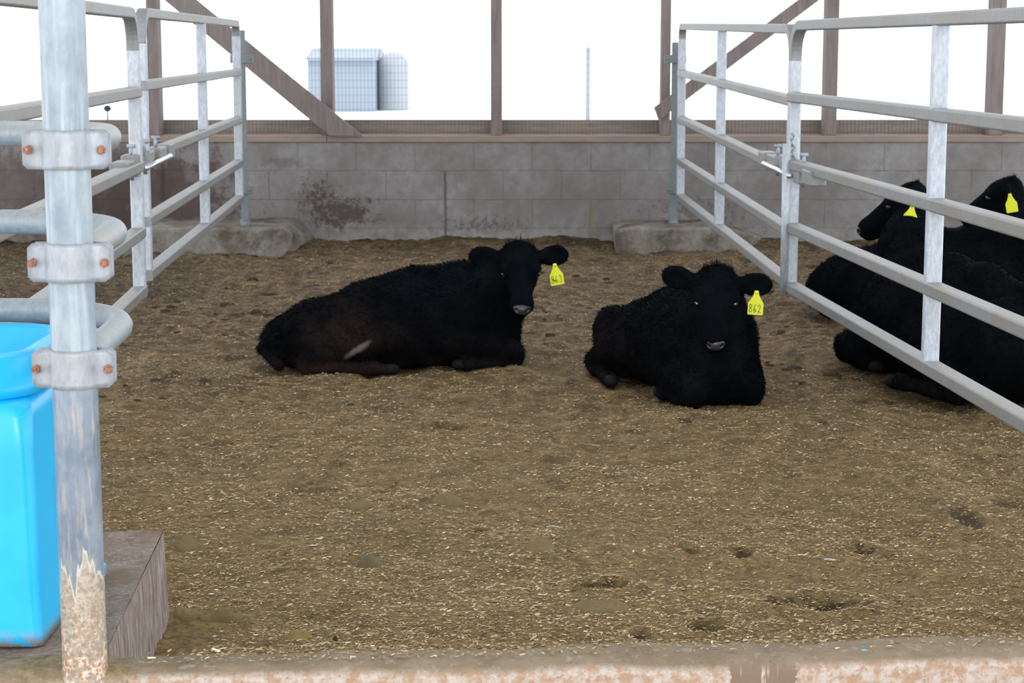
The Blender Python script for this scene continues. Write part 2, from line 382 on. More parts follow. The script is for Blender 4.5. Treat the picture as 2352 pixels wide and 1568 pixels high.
def build_floor():
    ys = [3.40]
    while ys[-1] < YW + 0.2: ys.append(ys[-1] + 0.0085 + 0.0026 * (ys[-1] - 3.4))
    ys = np.array(ys); nx = 560
    u = np.linspace(-1, 1, nx)
    X = u[None, :] * (1.30 + 0.27 * ys[:, None]); Y = np.repeat(ys[:, None], nx, 1)
    Z = floor_z(X, Y)
    V = np.stack([X, Y, Z], -1).reshape(-1, 3); ny = len(ys)
    i = np.arange(ny - 1)[:, None] * nx + np.arange(nx - 1)[None, :]
    fcs = np.stack([i, i + 1, i + nx + 1, i + nx], -1).reshape(-1, 4)
    me = np_mesh('floor', V, [fcs])
    x, y = V[:, 0], V[:, 1]
    d = np.zeros(len(V))
    for hx, hy, rx, ry, dp, dk, rot in hollows:
        q = ((x - hx) / rx) ** 2 + ((y - hy) / ry) ** 2 + 0.9 * vnoise(x * 45, y * 45, seed=2)
        d = np.maximum(d, dk * np.clip(1.6 - q, 0, 1))
    sp = vnoise(x * 8, y * 5, seed=33) + 0.5 * vnoise(x * 26, y * 18, seed=35)
    d = np.maximum(d, np.clip((sp - 0.78) * 4, 0, 0.75) * np.clip((y - 5.5) / 4 + 0.35, 0, 1))
    nearwall = np.clip((y - 11.9) / 1.2, 0, 1) * np.clip(0.55 + 0.6 * vnoise(x * 4, y * 4, seed=41), 0, 1)
    d = np.maximum(d, nearwall * 0.55)
    # trodden dark manure on the left outside the left gate and against the left wall
    lft = np.clip((-1.62 - x) / 0.4, 0, 1) * np.clip((y - 7) / 3, 0, 1) * (0.45 + 0.4 * vnoise(x * 5, y * 4, seed=44))
    d = np.maximum(d, np.clip(lft, 0, 0.8))
    at = me.attributes.new('dirt', 'FLOAT', 'POINT'); at.data.foreach_set('value', d.astype(np.float32))
    o = link('floor', me, mat_bedding()); tag(o, 'brown manure and wood shavings bedding covering the pen', 'floor', kind='structure')
build_floor()

# scattered shavings (uncountable)
def build_chips(N=250000):
    rg = np.random.default_rng(4)
    y = 3.44 + 9.68 * rg.random(N * 2) ** 1.75
    x = (rg.random(N * 2) * 2 - 1) * (0.30 * y + 0.25)
    dens = 0.75 + 0.45 * vnoise(x * 3, y * 2.5, seed=61) + 0.35 * vnoise(x * 12, y * 10, seed=62)
    k = rg.random(N * 2) < dens; x = x[k][:N]; y = y[k][:N]; n = len(x)
    inpad = (x < -0.70) & (y < 4.55); x = x[~inpad]; y = y[~inpad]; n = len(x)
    yc = 3.40 + 0.066 * (x + 0.8); oncurb = y < yc + 0.128
    keep = ~oncurb | ((y > yc + 0.03) & (y < yc + 0.105) & (rg.random(n) < 0.16)); x = x[keep]; y = y[keep]; oncurb = oncurb[keep]; n = len(x)
    z = np.where(oncurb, 0.2135, floor_z(x, y) + 0.002)
    L = 0.0036 + 0.0085 * rg.random(n) ** 2.2 + 0.006 * (rg.random(n) < 0.04); w = L * (0.16 + 0.3 * rg.random(n)) + 0.0006
    a = rg.random(n) * np.pi; a = np.where(rg.random(n) < 0.5, a * 0.3, a)
    tz = (rg.random(n) - 0.5) * 0.5; ca, sa = np.cos(a), np.sin(a)
    roll = (rg.random(n) - 0.5) * 1.0
    d = np.stack([ca, sa, tz], -1); s = np.stack([-sa * np.cos(roll), ca * np.cos(roll), np.sin(roll)], -1)
    c = np.stack([x, y, z], -1)
    up = np.array([0, 0, 1.0])
    th = (L * 0.12)[:, None] * up
    A = c - d * L[:, None] / 2 - s * w[:, None] / 2; B = c + d * L[:, None] / 2 - s * w[:, None] / 2 * 0.6
    C_ = c + d * L[:, None] / 2 + s * w[:, None] / 2 * 0.6; D = c - d * L[:, None] / 2 + s * w[:, None] / 2
    V = np.stack([A, B, C_, D, c + th], 1).reshape(-1, 3); b = np.arange(n)[:, None] * 5
    tr = np.concatenate([b + np.array([[0, 1, 4]]), b + np.array([[1, 2, 4]]), b + np.array([[2, 3, 4]]), b + np.array([[3, 0, 4]])])
    me = np_mesh('wood_shavings', V, [tr], smooth=False)
    o = link('wood_shavings', me, M_CHIP); tag(o, 'pale wood shavings scattered all over the pen bedding', 'wood shavings', kind='stuff')
build_chips()

# back wall, sill
mb = MB(); mb.box((0, YW + 0.1, 0.3475 - 0.1), (16, 0.2, 0.895)); tag(mb.build('wall_back', mat_block()), 'grey concrete block wall at the back of the pen', 'wall', kind='structure')
zs0 = P(1176, 326, YW).z; zs1 = P(1176, 311.5, YW).z
mb = MB()
for x0, x1 in ((-8, -1.28), (-1.277, 8)):
    mb.box(((x0 + x1) / 2, YW + 0.085, (zs0 + zs1) / 2), (x1 - x0, 0.21, zs1 - zs0))
tag(mb.build('trim_1', M_SILL, bevel=0.003), 'long wooden sill plank on top of the block wall', 'sill', kind='structure')
zg1 = P(1176, 275, YW + 0.19).z
mb = MB(); mb.box((0, YW + 0.21, (zs1 + zg1) / 2 + 0.0), (16, 0.04, zg1 - zs1)); tag(mb.build('trim_2', M_WOODH, bevel=0.003), 'grey weathered board behind the wire mesh above the sill', 'board', kind='structure')

# studs
stud_lab = ['wooden stud behind the left gate, near the left diagonal brace top', 'wooden stud met by the lower end of the left diagonal brace', 'lone wooden stud in the middle of the opening', 'wooden stud beside the right hinge post with diagonal brace end nailed on', 'wooden stud behind the right gate top corner', 'rightmost wooden stud at the right edge of the view']
for (pxl, pxr, side), lb in zip(((337, 371, 1), (735, 763, 0), (1127, 1153, 0), (1511, 1541, -1), (1889, 1926, -1), (2270, 2310, -1)), stud_lab):
    if side > 0: pxr -= 9
    if side < 0: pxl += 9
    a = P(pxl, 150, YW + 0.0); b = P(pxr, 150, YW + 0.0)
    mb = MB(); mb.box(((a.x + b.x) / 2, YW + 0.10, (zs1 + 4.3) / 2), (b.x - a.x, 0.16, 4.3 - zs1))
    tag(mb.build('wall_stud', M_WOODV, bevel=0.003), lb, 'wall stud', 'wooden studs standing on the sill')
for xs in (-2.2 - 1.19, -2.2 - 2.38, 3.42 + 1.17):
    pass
def brace(u0, u1, l0, l1, lb):
    """u0-u1 / l0-l1: the two long edges, listed from the high end to the low end"""
    q = [P(*p, YW - 0.045) for p in (u0, u1, l1, l0)]
    up = (q[0] - q[1]).normalized() * 3.0; q[0] = q[0] + up; q[3] = q[3] + up
    for p in q[1:3]: p.z = max(p.z, zs1)
    vs = [p + Vector((0, y, 0)) for y in (-0.02, 0.02) for p in q]
    mb = MB(); mb.add(vs, [(0, 1, 2, 3), (7, 6, 5, 4), (0, 4, 5, 1), (1, 5, 6, 2), (2, 6, 7, 3), (3, 7, 4, 0)])
    tag(mb.build('diagonal_brace', M_WOODV, bevel=0.002), lb, 'brace')
brace((452, 0), (832, 311), (383, 0), (757, 311), 'wide wooden diagonal brace running down to the sill behind the left gate')
brace((1833, 0), (1502, 247), (1877, 0), (1513, 276), 'narrower wooden diagonal brace rising right behind the right gate')

# wire mesh
mb = MB(); zt = 2.1; ym = YW + 0.186
x = -4.2
while x < 4.2: mb.box((x, ym, (zs1 + zt) / 2), (0.0017, 0.0017, zt - zs1)); x += 0.0262
z = zs1 + 0.02
while z < zt: mb.box((0, ym - 0.0015, z), (8.4, 0.0017, 0.0017)); z += 0.0508
tag(mb.build('wire_mesh', M_WIRE), 'fine welded wire mesh stretched across the opening above the sill', 'wire mesh')

# unseen roof over the pen; width and gap shaped to steer daylight inside
mb = MB()
for y0, y1 in ((-1.6, 4.6), (6.8, YW + 0.4)):
    mb.box((0, (y0 + y1) / 2, 4.33), (30.0, y1 - y0, 0.06))
tag(mb.build('ceiling', mat_simple('pale_roof_sheet', (0.55, 0.55, 0.55), 0.8)), 'unseen barn roof above the pen, shaped for the light', 'roof', kind='structure')

# outside: snow ground, hazy far silo and shed, faint post, round marker
mb = MB(); mb.box((0, 110, -0.6), (300, 192, 0.2)); tag(mb.build('floor', mat_simple('snow', (0.85, 0.87, 0.9), 0.9)), 'white ground outside beyond the barn', 'ground', kind='structure')
mb = MB(); mb.box((0, 0.5, -0.75), (8, 5.2, 0.5)); tag(mb.build('floor', M_SLAB), 'concrete alley floor in front of the curb', 'floor', kind='structure')
M_FAR = mat_simple('hazed_blue_cladding', (0.25, 0.285, 0.34), 0.9)  # distance haze put into the colour: lightened and blued
def far_building():
    Y = 55.0; r = empty('farm_building', (P(830, 200, Y).x, Y, -0.5)); tag(r, 'hazy blue-grey farm building seen through the mesh beside the second stud', 'building')
    mb = MB(); x0 = P(712, 200, Y).x - r.location.x; x1 = P(862, 200, Y).x - r.location.x; x2 = P(935, 200, Y).x - r.location.x
    zt = P(800, 122, Y).z + 0.5
    mb.box(((x0 + x1) / 2, 2, (zt - 0.15) / 2), (x1 - x0, 5, zt - 0.15)); mb.build('wall', M_FAR, r)
    mb = MB(); n = 24; cx = (x1 + x2) / 2; rr = (x2 - x1) / 2
    ring = lambda z, q: [(cx + q * math.cos(2 * math.pi * i / n), 1 + q * math.sin(2 * math.pi * i / n), z) for i in range(n)]
    vs = ring(0, rr) + ring(zt - 0.25, rr) + ring(zt - 0.02, rr * 0.55) + ring(zt + 0.05, 0.02); fs = []
    for k in range(3):
        for i in range(n): fs.append((k * n + i, k * n + (i + 1) % n, (k + 1) * n + (i + 1) % n, (k + 1) * n + i))
    mb.add(vs, fs, True); mb.build('silo', mat_simple('pale_silo', (0.31, 0.33, 0.36), 0.9), r)
    mb = MB(); a = x0 - 0.1; bx = x1 + 0.05
    mb.add([(a, -0.7, zt - 0.2), (bx, -0.7, zt - 0.2), (bx, 4.7, zt - 0.2), (a, 4.7, zt - 0.2), (a, 2, zt + 0.15), (bx, 2, zt + 0.15)], [(0, 1, 5, 4), (2, 3, 4, 5), (0, 4, 3), (1, 2, 5), (0, 3, 2, 1)])
    mb.build('roof', M_FAR, r)
far_building()
p = P(1350, 270, 40); mb = MB(); zz = P(1350, 108, 40).z
mb.tube([(p.x, 40, -0.5), (p.x, 40, zz)], 0.045, 10); tag(mb.build('utility_pole', mat_simple('pale_pole', (0.25, 0.27, 0.32), 0.8)), 'thin pale post outside, between the middle and fourth stud', 'post')
m_ = empty('yard_marker', (P(247, 262, 13.51).x, 13.51, zg1 - 0.004)); tag(m_, 'small dark round knob on a stick just outside, left of the left gate post', 'marker')
mb = MB(); mb.tube([(0, 0, 0), (0.0, 0, 0.07)], 0.005, 8); mb.build('stick', M_DARKMETAL, m_)
mb = MB()
for k in range(6):
    a0 = -math.pi / 2 + math.pi * k / 6; a1 = a0 + math.pi / 6
    vs = [(0.026 * math.cos(a) * math.cos(b), 0.012 * math.cos(a) * math.sin(b), 0.082 + 0.022 * math.sin(a)) for a in (a0, a1) for b in [2 * math.pi * i / 14 for i in range(14)]]
    mb.add(vs, [(i, (i + 1) % 14, 14 + (i + 1) % 14, 14 + i) for i in range(14)], True)
mb.build('knob', mat_simple('dark_knob', (0.02, 0.03, 0.03), 0.5), m_)

# concrete footings under the hinge posts
def footing(prof_x, name_lab, y0, ztop, seed):
    x0, x1, x2 = prof_x       # top from x0..x1, sloping away to x2
    nx, nt = 70, 26; V = []
    for i in range(nx):
        x = x0 + (x2 - x0) * i / (nx - 1)
        sl = max(0.0, (x - x1) / (x2 - x1)); h = ztop * (1 - sl ** 1.5 * 0.75); yf = y0 + (YW - y0 - 0.1) * sl ** 2.0
        sl0 = max(0.0, 1 - (x - x0) / 0.12); h *= 1 - 0.15 * sl0 ** 2
        for j in range(nt):
            t = j / (nt - 1)
            if t < 0.45: yy, zz = yf - 0.03 * (1 - t / 0.45), -0.08 + (h - 0.02 + 0.08) * t / 0.45
            elif t < 0.6: a = (t - 0.45) / 0.15 * math.pi / 2; yy, zz = yf + 0.03 * (1 - math.cos(a)), h - 0.02 + 0.02 * math.sin(a)
            else: yy, zz = yf + 0.03 + (YW + 0.02 - yf - 0.03) * (t - 0.6) / 0.4, h
            V.append((x, yy, zz))
    V = np.array(V); q = 0.012 * vnoise(V[:, 0] * 9, V[:, 1] * 9, V[:, 2] * 9, seed=seed) + 0.006 * vnoise(V[:, 0] * 30, V[:, 1] * 30, V[:, 2] * 30, seed=seed)
    V[:, 1] -= q; V[:, 2] += q * 0.6
    i = np.arange(nx - 1)[:, None] * nt + np.arange(nt - 1)[None, :]
    fcs = np.stack([i, i + nt, i + nt + 1, i + 1], -1).reshape(-1, 4)
    e0 = [tuple(range(nt))]
    me = np_mesh('footing', V, [fcs, np.array([list(range(nt))]), np.array([[(nx - 1) * nt + j for j in range(nt)][::-1]])])
    return tag(link('concrete_footing', me, M_FOOT), name_lab, 'footing')
xl = P(560, 515, 12.6).x; 
footing((-2.55, P(648, 520, 12.6).x, P(715, 520, 13.1).x), 'rough concrete footing along the wall under the left hinge post', 12.52, 0.165, 5)
footing((P(1412, 520, 12.9).x, P(1640, 520, 12.8).x, P(1760, 540, 13.1).x), 'rough concrete footing at the wall under the right hinge post', 12.66, 0.155, 8)

# front curb (low wall)
def curb():
    nx = 240; prof = [(0.0, -0.55), (0.0, 0.10), (0.0, 0.182), (0.010, 0.200), (0.028, 0.208), (0.07, 0.21), (0.10, 0.206), (0.118, 0.19), (0.122, 0.10), (0.122, -0.2)]
    V = []; k = len(prof)
    for i in range(nx):
        x = -2.4 + 4.8 * i / (nx - 1); yf = 3.40 + 0.066 * (x + 0.8)
        wd = 1.0
        for j, (a, z) in enumerate(prof): V.append((x, yf + a * wd, z))
    V = np.array(V); q = 0.010 * vnoise(V[:, 0] * 7, V[:, 1] * 12, V[:, 2] * 12, seed=3) + 0.004 * vnoise(V[:, 0] * 34, V[:, 1] * 34, V[:, 2] * 34, seed=4)
    V[:, 2] += q * 0.5; V[:, 1] += q * 0.7
    i = np.arange(nx - 1)[:, None] * k + np.arange(k - 1)[None, :]
    me = np_mesh('wall_front', V, [np.stack([i, i + k, i + k + 1, i + 1], -1).reshape(-1, 4)])
    return tag(link('wall_front', me, mat_curb()), 'low concrete curb along the near edge of the pen', 'curb', kind='structure')
curb()

# ------------------------------------------------------------------ trough corner
def slab():
    r = empty('concrete_slab', (-1.3, 4.0, 0)); tag(r, 'raised concrete slab the blue trough stands on', 'slab')
    br = G(374, 1219, 0.2); fr = Vector((-0.775, 3.46, 0.2)); X0 = -1.9
    mb = MB()
    nx, ny = 26, 26; vs = []
    for j in range(ny):
        t = j / (ny - 1); xr = fr.x + (br.x - fr.x) * t; y = 3.46 + (br.y - 3.46) * t
        for i in range(nx): vs.append((X0 + (xr - X0) * i / (nx - 1) - r.location.x, y - 4.0, 0.2))
    V = np.array(vs); q = 0.004 * vnoise(V[:, 0] * 12, V[:, 1] * 12, seed=2)
    q = q.reshape(ny, nx); q[:, -1] *= 0.3; V[:, 2] += q.ravel()
    fs = [(j * nx + i, j * nx + i + 1, (j + 1) * nx + i + 1, (j + 1) * nx + i) for j in range(ny - 1) for i in range(nx - 1)]
    mb.add([tuple(v) for v in V], fs, True)
    mb.build('slab_top', M_SLAB, r)
    mb = MB(); o = Vector((r.location.x, 4.0, 0))
    c = [Vector((X0, 3.46, 0)), Vector((fr.x, 3.46, 0)), Vector((br.x + 0.002, br.y, 0)), Vector((X0, br.y, 0))]
    lo = [p - o + Vector((0.012 if k in (1, 2) else 0, 0, -0.15)) for k, p in enumerate(c)]; hi = [p - o + Vector((0, 0, 0.2)) for p in c]
    mb.add(lo + hi, [(0, 1, 5, 4), (1, 2, 6, 5), (2, 3, 7, 6), (3, 0, 4, 7)]); mb.build('slab_side', mat_slabface(), r)
slab()

def rrect(hx, hy, r, n=6):
    out = []
    for cx, cy, a0 in ((hx - r, -hy + r, -90), (hx - r, hy - r, 0), (-hx + r, hy - r, 90), (-hx + r, -hy + r, 180)):
        for q in range(n + 1):
            a = math.radians(a0 + q * 90 / n); out.append((cx + r * math.cos(a), cy + r * math.sin(a)))
    return out
def loft(mb, rings, cx, cy, n=8, cap=True, smooth=True):
    vs = []; k = 4 * (n + 1)
    for z, hx, hy, r in rings:
        vs += [(cx + a, cy + b, z) for a, b in rrect(hx, hy, r, n)]
    fs = [(i * k + j, i * k + (j + 1) % k, (i + 1) * k + (j + 1) % k, (i + 1) * k + j) for i in range(len(rings) - 1) for j in range(k)]
    if cap: fs.append(tuple(range(k))[::-1]); fs.append(tuple((len(rings) - 1) * k + j for j in range(k)))
    mb.add(vs, fs, smooth)
def trough():
    r = empty('water_trough', (-1.235, 3.84, 0.204)); tag(r, 'bright blue plastic livestock water trough behind the pole', 'water trough')
    m = mat_trough(); mb = MB(); hx = 0.322; hy = 0.27
    loft(mb, [(0, hx + 0.006, hy + 0.006, 0.02), (0.02, hx + 0.004, hy + 0.004, 0.02), (0.10, hx, hy, 0.025), (0.38, hx - 0.004, hy - 0.006, 0.03), (0.445, hx - 0.006, hy - 0.010, 0.035), (0.462, hx - 0.010, hy - 0.016, 0.04), (0.474, hx - 0.022, hy - 0.028, 0.04), (0.478, hx - 0.04, hy - 0.045, 0.04)], 0, 0)
    o = mb.build('tank', m, r)
    mb = MB(); hx2 = 0.318; hy2 = 0.262
    loft(mb, [(0.474, hx2 - 0.02, hy2 - 0.02, 0.10), (0.480, hx2, hy2, 0.12), (0.50, hx2 - 0.001, hy2 - 0.002, 0.12), (0.545, hx2 - 0.012, hy2 - 0.02, 0.12), (0.556, hx2 - 0.018, hy2 - 0.03, 0.11), (0.560, hx2 - 0.03, hy2 - 0.045, 0.11), (0.552, hx2 - 0.05, hy2 - 0.07, 0.09), (0.50, hx2 - 0.07, hy2 - 0.10, 0.08)], 0, 0)
    mb.build('rim', m, r)
    # bolting foot at the back corner
    mb = MB(); mb.box((hx + 0.004, 0.20, 0.015), (0.045, 0.06, 0.03)); mb.build('foot', m, r, bevel=0.006)
trough()

PX, PY = -0.793, 3.425
def pole():
    r = empty('support_pole', (PX, PY, 0.2)); tag(r, 'thick round galvanised steel pole standing on the curb beside the blue trough', 'pole')
    R = 0.0408; mb = MB(); n = 48; ks = 40; vs = []; Ht = 3.9
    for k in range(ks):
        z = -0.03 + (Ht + 0.03) * (k / (ks - 1)) ** 1.5; rr = R + (0.004 * max(0, 1 - (z + 0.03) / 0.05))
        for i in range(n): a = 2 * math.pi * i / n; vs.append((rr * math.cos(a), rr * math.sin(a), z))
    mb.add(vs, [(k * n + i, k * n + (i + 1) % n, (k + 1) * n + (i + 1) % n, (k + 1) * n + i) for k in range(ks - 1) for i in range(n)], True)
    mb.build('tube', M_POLE, r)
    # clamps: strap curving round the pole with flat ears
    for q, (py, w) in enumerate(((345, 0.152), (605, 0.148), (850, 0.146))):
        zc = P(1176, py, PY - 0.03).z - 0.2
        e = 0.0655
        def strap(sgn, off, name):
            path = []
            Rr = R + 0.003 + off
            ear_y = 0.010 if sgn < 0 else -0.010
            ye = -0.012 * -sgn
            # half strap
            th = math.radians(62)
            xs = Rr * math.sin(th); yb = Rr * math.cos(th)
            path = [(-w / 2, sgn * 0.014), (-xs - 0.012, sgn * 0.0145), (-xs - 0.004, sgn * (yb * 0.86))]
            for k in range(15):
                a = -th + 2 * th * k / 14; path.append((Rr * math.sin(a), sgn * Rr * math.cos(a)))
            path += [(xs + 0.004, sgn * (yb * 0.86)), (xs + 0.012, sgn * 0.0145), (w / 2, sgn * 0.014)]
            mb = MB(); tt = 0.0022; vs = []; hh = 0.0345; N = len(path)
            # rows across height with rounded ear corners
            rows = 9
            for j in range(rows):
                v = -hh + 2 * hh * j / (rows - 1)
                for i, (x, y) in enumerate(path):
                    xx = x
                    if i in (0, N - 1):
                        c = 0.009; ov = max(0, abs(v) - (hh - c))
                        xx = math.copysign(abs(x) - (c - math.sqrt(max(0, c * c - ov * ov))), x)
                    vs.append((xx, y, zc + v))
            fs = [(j * N + i, j * N + i + 1, (j + 1) * N + i + 1, (j + 1) * N + i) for j in range(rows - 1) for i in range(N - 1)]
            mb.add(vs, fs, True); o = mb.build(name, M_CLAMP, r)
            m = o.modifiers.new('s', 'SOLIDIFY'); m.thickness = tt * 2; m.offset = 0
            return o
        cl = strap(-1, 0, 'clamp'); strap(1, 0, 'clamp_back')
        for sx in (-1, 1):
            mb = MB(); x = sx * e
            for r0, y0, y1, nn in ((0.0085, -0.024, -0.016, 6), (0.0050, -0.031, -0.024, 14)):
                ring = [(x + r0 * math.cos(2 * math.pi * i / nn + .4), zc + r0 * math.sin(2 * math.pi * i / nn + .4)) for i in range(nn)]
                mb.add([(a, y0, b) for a, b in ring] + [(a, y1, b) for a, b in ring], [tuple(range(nn))] + [(i, (i + 1) % nn, nn + (i + 1) % nn, nn + i) for i in range(nn)])
            mb.tube([(x, -0.02, zc), (x, 0.026, zc)], 0.004, 8)
            mb.build('bolt', M_RUST, cl)
pole()
# guard pipes: come in from the left behind, bend, run to the pole
pipe_lab = ('topmost bent galvanised pipe reaching the pole from the left', 'middle bent galvanised pipe reaching the pole from the left', 'lowest bent galvanised pipe reaching the pole, just above the blue trough')
for q, (pyc, pl) in enumerate(((306, pipe_lab[0]), (509, pipe_lab[1]), (712, pipe_lab[2]))):
    Yf = 4.17; zc = P(1176, (345, 605, 850)[q], PY).z; zl = P(0, pyc, Yf).z
    Rb = 0.26; xb = (-0.826, -0.820, -0.814)[q]
    pts = [(-2.6, Yf, zl)]; 
    for k in range(15):
        a = math.pi / 2 * k / 14
        pts.append((xb - Rb + Rb * math.sin(a), Yf - Rb + Rb * math.cos(a), zl + (zc - zl) * 0.5 * (k / 14)))
    pts += [(xb + 0.006, 3.68, zc), (PX - 0.004, 3.475, zc)]
    mb = MB(); mb.tube(pts, 0.0268, 20); tag(mb.build('guard_pipe', M_PIPE), pl, 'pipe')

# ------------------------------------------------------------------ gates
TW = 0.050
def gate_panel(name, lab, A, B, zsA, zsB, uprights, rA, rB, capA=True, capB=True, extra=None, group=None):
    """A far end, B near end (x,y); zs lists from top rail to bottom"""
    r = empty(name, (A[0], A[1], 0)); tag(r, lab, 'gate')
    A3 = Vector((0, 0, 0)); B3 = Vector((B[0] - A[0], B[1] - A[1], 0)); d = B3.normalized(); L = B3.length; side = Vector((-d.y, d.x, 0))
    pt = lambda s, z: d * s + Vector((0, 0, z))
    zt = lambda i, s: zsA[i] + (zsB[i] - zsA[i]) * s / L
    # frame: outer tube with bent corners
    path = []
    if capA:
        path.append(pt(0, zsA[4] - TW / 2 + 0.0)); path.append(pt(0, zt(0, 0) - rA - 0.02))
        for k in range(9):
            a = math.pi / 2 * k / 8; path.append(pt(rA - rA * math.cos(a), zt(0, 0) - rA + rA * math.sin(a)))
    else: path.append(pt(0, zt(0, 0)))
    if capB:
        for k in range(9):
            a = math.pi / 2 * k / 8; path.append(pt(L - rB + rB * math.sin(a), zt(0, L) - rB + rB * math.cos(a)))
        path.append(pt(L, zsB[4] - TW / 2))
    else: path.append(pt(L, zt(0, L)))
    hb = TW - 0.006
    core = path[1 if capA else 0: len(path) - 1 if capB else len(path)]
    if capB and not capA: pass
    mb = MB(); mb.sweep(core, sq(TW, hb, 0.007), side=side); mb.build('top_rail', M_GATE, r)
    if capA:
        mb = MB(); mb.sweep([path[0], path[1]], sq(TW + 0.001, hb + 0.001, 0.007), side=side); mb.build('end_post', M_GPOST_LIT, r)
    if capB:
        mb = MB(); mb.sweep([path[-2], path[-1]], sq(TW + 0.001, hb + 0.001, 0.007), side=side); mb.build('end_post', M_GPOST_LIT, r)
    for i in range(1, 5):
        mb = MB(); mb.sweep([pt(-TW / 2 if capA else 0, zt(i, 0)), pt(L + TW / 2 if capB else L, zt(i, L))], sq(TW + 0.008, TW - 0.006, 0.007), side=side); mb.build('rail', M_GATE, r)
    for s in uprights:
        mb = MB(); mb.sweep([pt(s, zt(4, s)), pt(s, zt(0, s) - TW / 2 + 0.004)], sq(TW + 0.003, TW - 0.01, 0.007), side=side); mb.build('upright', M_GPOST_LIT, r)
    return r, d, L, zt
zR = [1.435, 1.13, 0.84, 0.565, 0.305]; zRf = [1.475, 1.17, 0.865, 0.585, 0.345]; zRn = [1.425, 1.105, 0.785, 0.52, 0.285]
zL = [1.49, 1.18, 0.876, 0.597, 0.365]; zLn = [1.48, 1.164, 0.861, 0.59, 0.349]
rp, rd, rl, _ = gate_panel('livestock_gate', 'far right galvanised gate panel hinged at the wall, behind the front-facing calf', (1.133, 12.9), (1.258, 8.62), zRf, zRn, [1.92], 0.06, 0.13)
rq, qd, ql, _ = gate_panel('livestock_gate', 'near right galvanised gate panel reaching out of the frame in front of the black cattle', (1.224, 8.36), (1.496, 4.55), zR, zR, [2.14, 3.6], 0.13, 0.1)
lp, ld, ll, _ = gate_panel('livestock_gate', 'far left galvanised gate panel with four lower rails, hinged at the wall', (-1.778, 12.50), (-1.592, 8.30), zL, zL, [1.95], 0.06, 0.13)
lq, lqd, lql, _ = gate_panel('livestock_gate', 'near left galvanised gate panel passing behind the thick pole', (-1.538, 7.86), (-1.335, 4.45), zLn, zLn, [3.3], 0.13, 0.1)

# drop rod on right panel
xr = P(1803, 540, 8.33).x; mb = MB()
mb.tube([(xr - 1.224, -0.03, P(1800, 675, 8.33).z), (xr - 1.224, -0.03, P(1806, 330, 8.33).z)], 0.018, 16); mb.build('drop_rod', M_GPOST_LIT, rq)
# hinge posts
def hinge_post(px, ptop, pbot, Y, lab, sgn):
    z0 = P(px, pbot, Y).z; z1 = P(px, ptop, Y).z; c = P(px, 300, Y)
    r = empty('hinge_post', (c.x, Y, z0 - 0.01)); tag(r, lab, 'post')
    h = z1 - z0; mb = MB()
    mb.box((0, 0, h / 2 - 0.02), (0.048, 0.006, h + 0.02)); mb.box((0.021 * sgn, 0.024, h / 2 - 0.02), (0.006, 0.048, h + 0.02)); mb.build('angle_bar', M_DARKMETAL, r)
    for py, w in ((132, 0.15), (432, 0.11)):
        z = P(px, py, Y).z - z0; mb = MB()
        mb.box((0, -0.012, z), (w, 0.018, 0.055)); mb.tube([(-w / 2 + 0.02, -0.035, z), (-w / 2 + 0.02, 0.02, z)], 0.009, 8); mb.tube([(w / 2 - 0.02, -0.035, z), (w / 2 - 0.02, 0.02, z)], 0.009, 8)
        mb.build('hinge_bracket', M_DARKMETAL, r, bevel=0.003)
    mb = MB(); mb.tube([(0.0, -0.005, -0.03), (0.0, -0.005, 0.05)], 0.034, 18); mb.build('base_sleeve', M_DARKMETAL, r)
hinge_post(559, 62, 516, 12.72, 'dark steel hinge post on the left footing', -1)
hinge_post(1549, 90, 512, 13.02, 'dark steel hinge post on the right footing', 1)

for x_, y_, lb in ((1.512, 4.50, 'round steel post the near right gate panel hangs on'), (-1.335, 4.40, 'round steel post the near left gate panel hangs on')):
    mb = MB(); mb.tube([(x_, y_, -0.1), (x_, y_, 1.75)], 0.036, 24); tag(mb.build('gate_post', M_PIPE), lb, 'post')
# latches: sleeve on each rail with bolt and loop
def latch(lab, cx, cy, cz, d, sgn):
    r = empty('gate_latch', (cx, cy, cz), 0); tag(r, lab, 'latch')
    R = Matrix.Rotation(math.atan2(d.y, d.x), 3, 'Z')
    T = lambda x, y, z: tuple(R @ Vector((x, y, z)))
    for s0, w, hh in ((-0.80, 0.18, 0.068), (-0.48, 0.22, 0.070), (-0.12, 0.10, 0.074), (0.26, 0.13, 0.088), (0.52, 0.20, 0.062)):
        mb = MB(); mb.box(T(s0, 0, 0), (w, 0.070, hh), R); mb.build('sleeve', M_GATE, r, bevel=0.006)
    mb = MB(); mb.tube([T(-0.62, -0.046 * sgn, -0.012), T(0.20, -0.046 * sgn, -0.016)], 0.012, 12); mb.build('bolt_bar', mat_galv('bright_bolt', (0.75, 0.76, 0.78), metal=0.8, rough=0.3, dirt_amt=0.1), r)
    mb = MB(); mb.tube([T(0.0, -0.045, 0.0), T(0.0, -0.040, 0.09), T(0.0, -0.020, 0.115), T(0.0, 0.005, 0.10), T(0.0, 0.022, 0.0)], 0.006, 10); mb.build('handle', M_CLAMP, r)
    for s0 in (-0.48, -0.12, 0.26):
        mb = MB(); mb.tube([T(s0, 0, 0.03), T(s0, 0, 0.078)], 0.008, 8); mb.tube([T(s0, -0.018, 0.078), T(s0, 0.018, 0.078)], 0.009, 8)
        mb.build('set_screw', M_CLAMP, r)
        mb = MB(); mb.tube([T(s0, 0, -0.03), T(s0, 0, -0.062)], 0.009, 8); mb.build('nut', M_DARKMETAL, r)
dR = Vector((1.224 - 1.258, 8.36 - 8.62, 0)).normalized()
latch('bolted sliding latch joining the two right gate panels', 1.243, 8.46, 0.812, Vector((0.012, -1, 0)).normalized(), 1)
latch('bolted sliding latch joining the two left gate panels behind the pole', -1.566, 8.10, 0.868, Vector((0.05, -1, 0)).normalized(), -1)
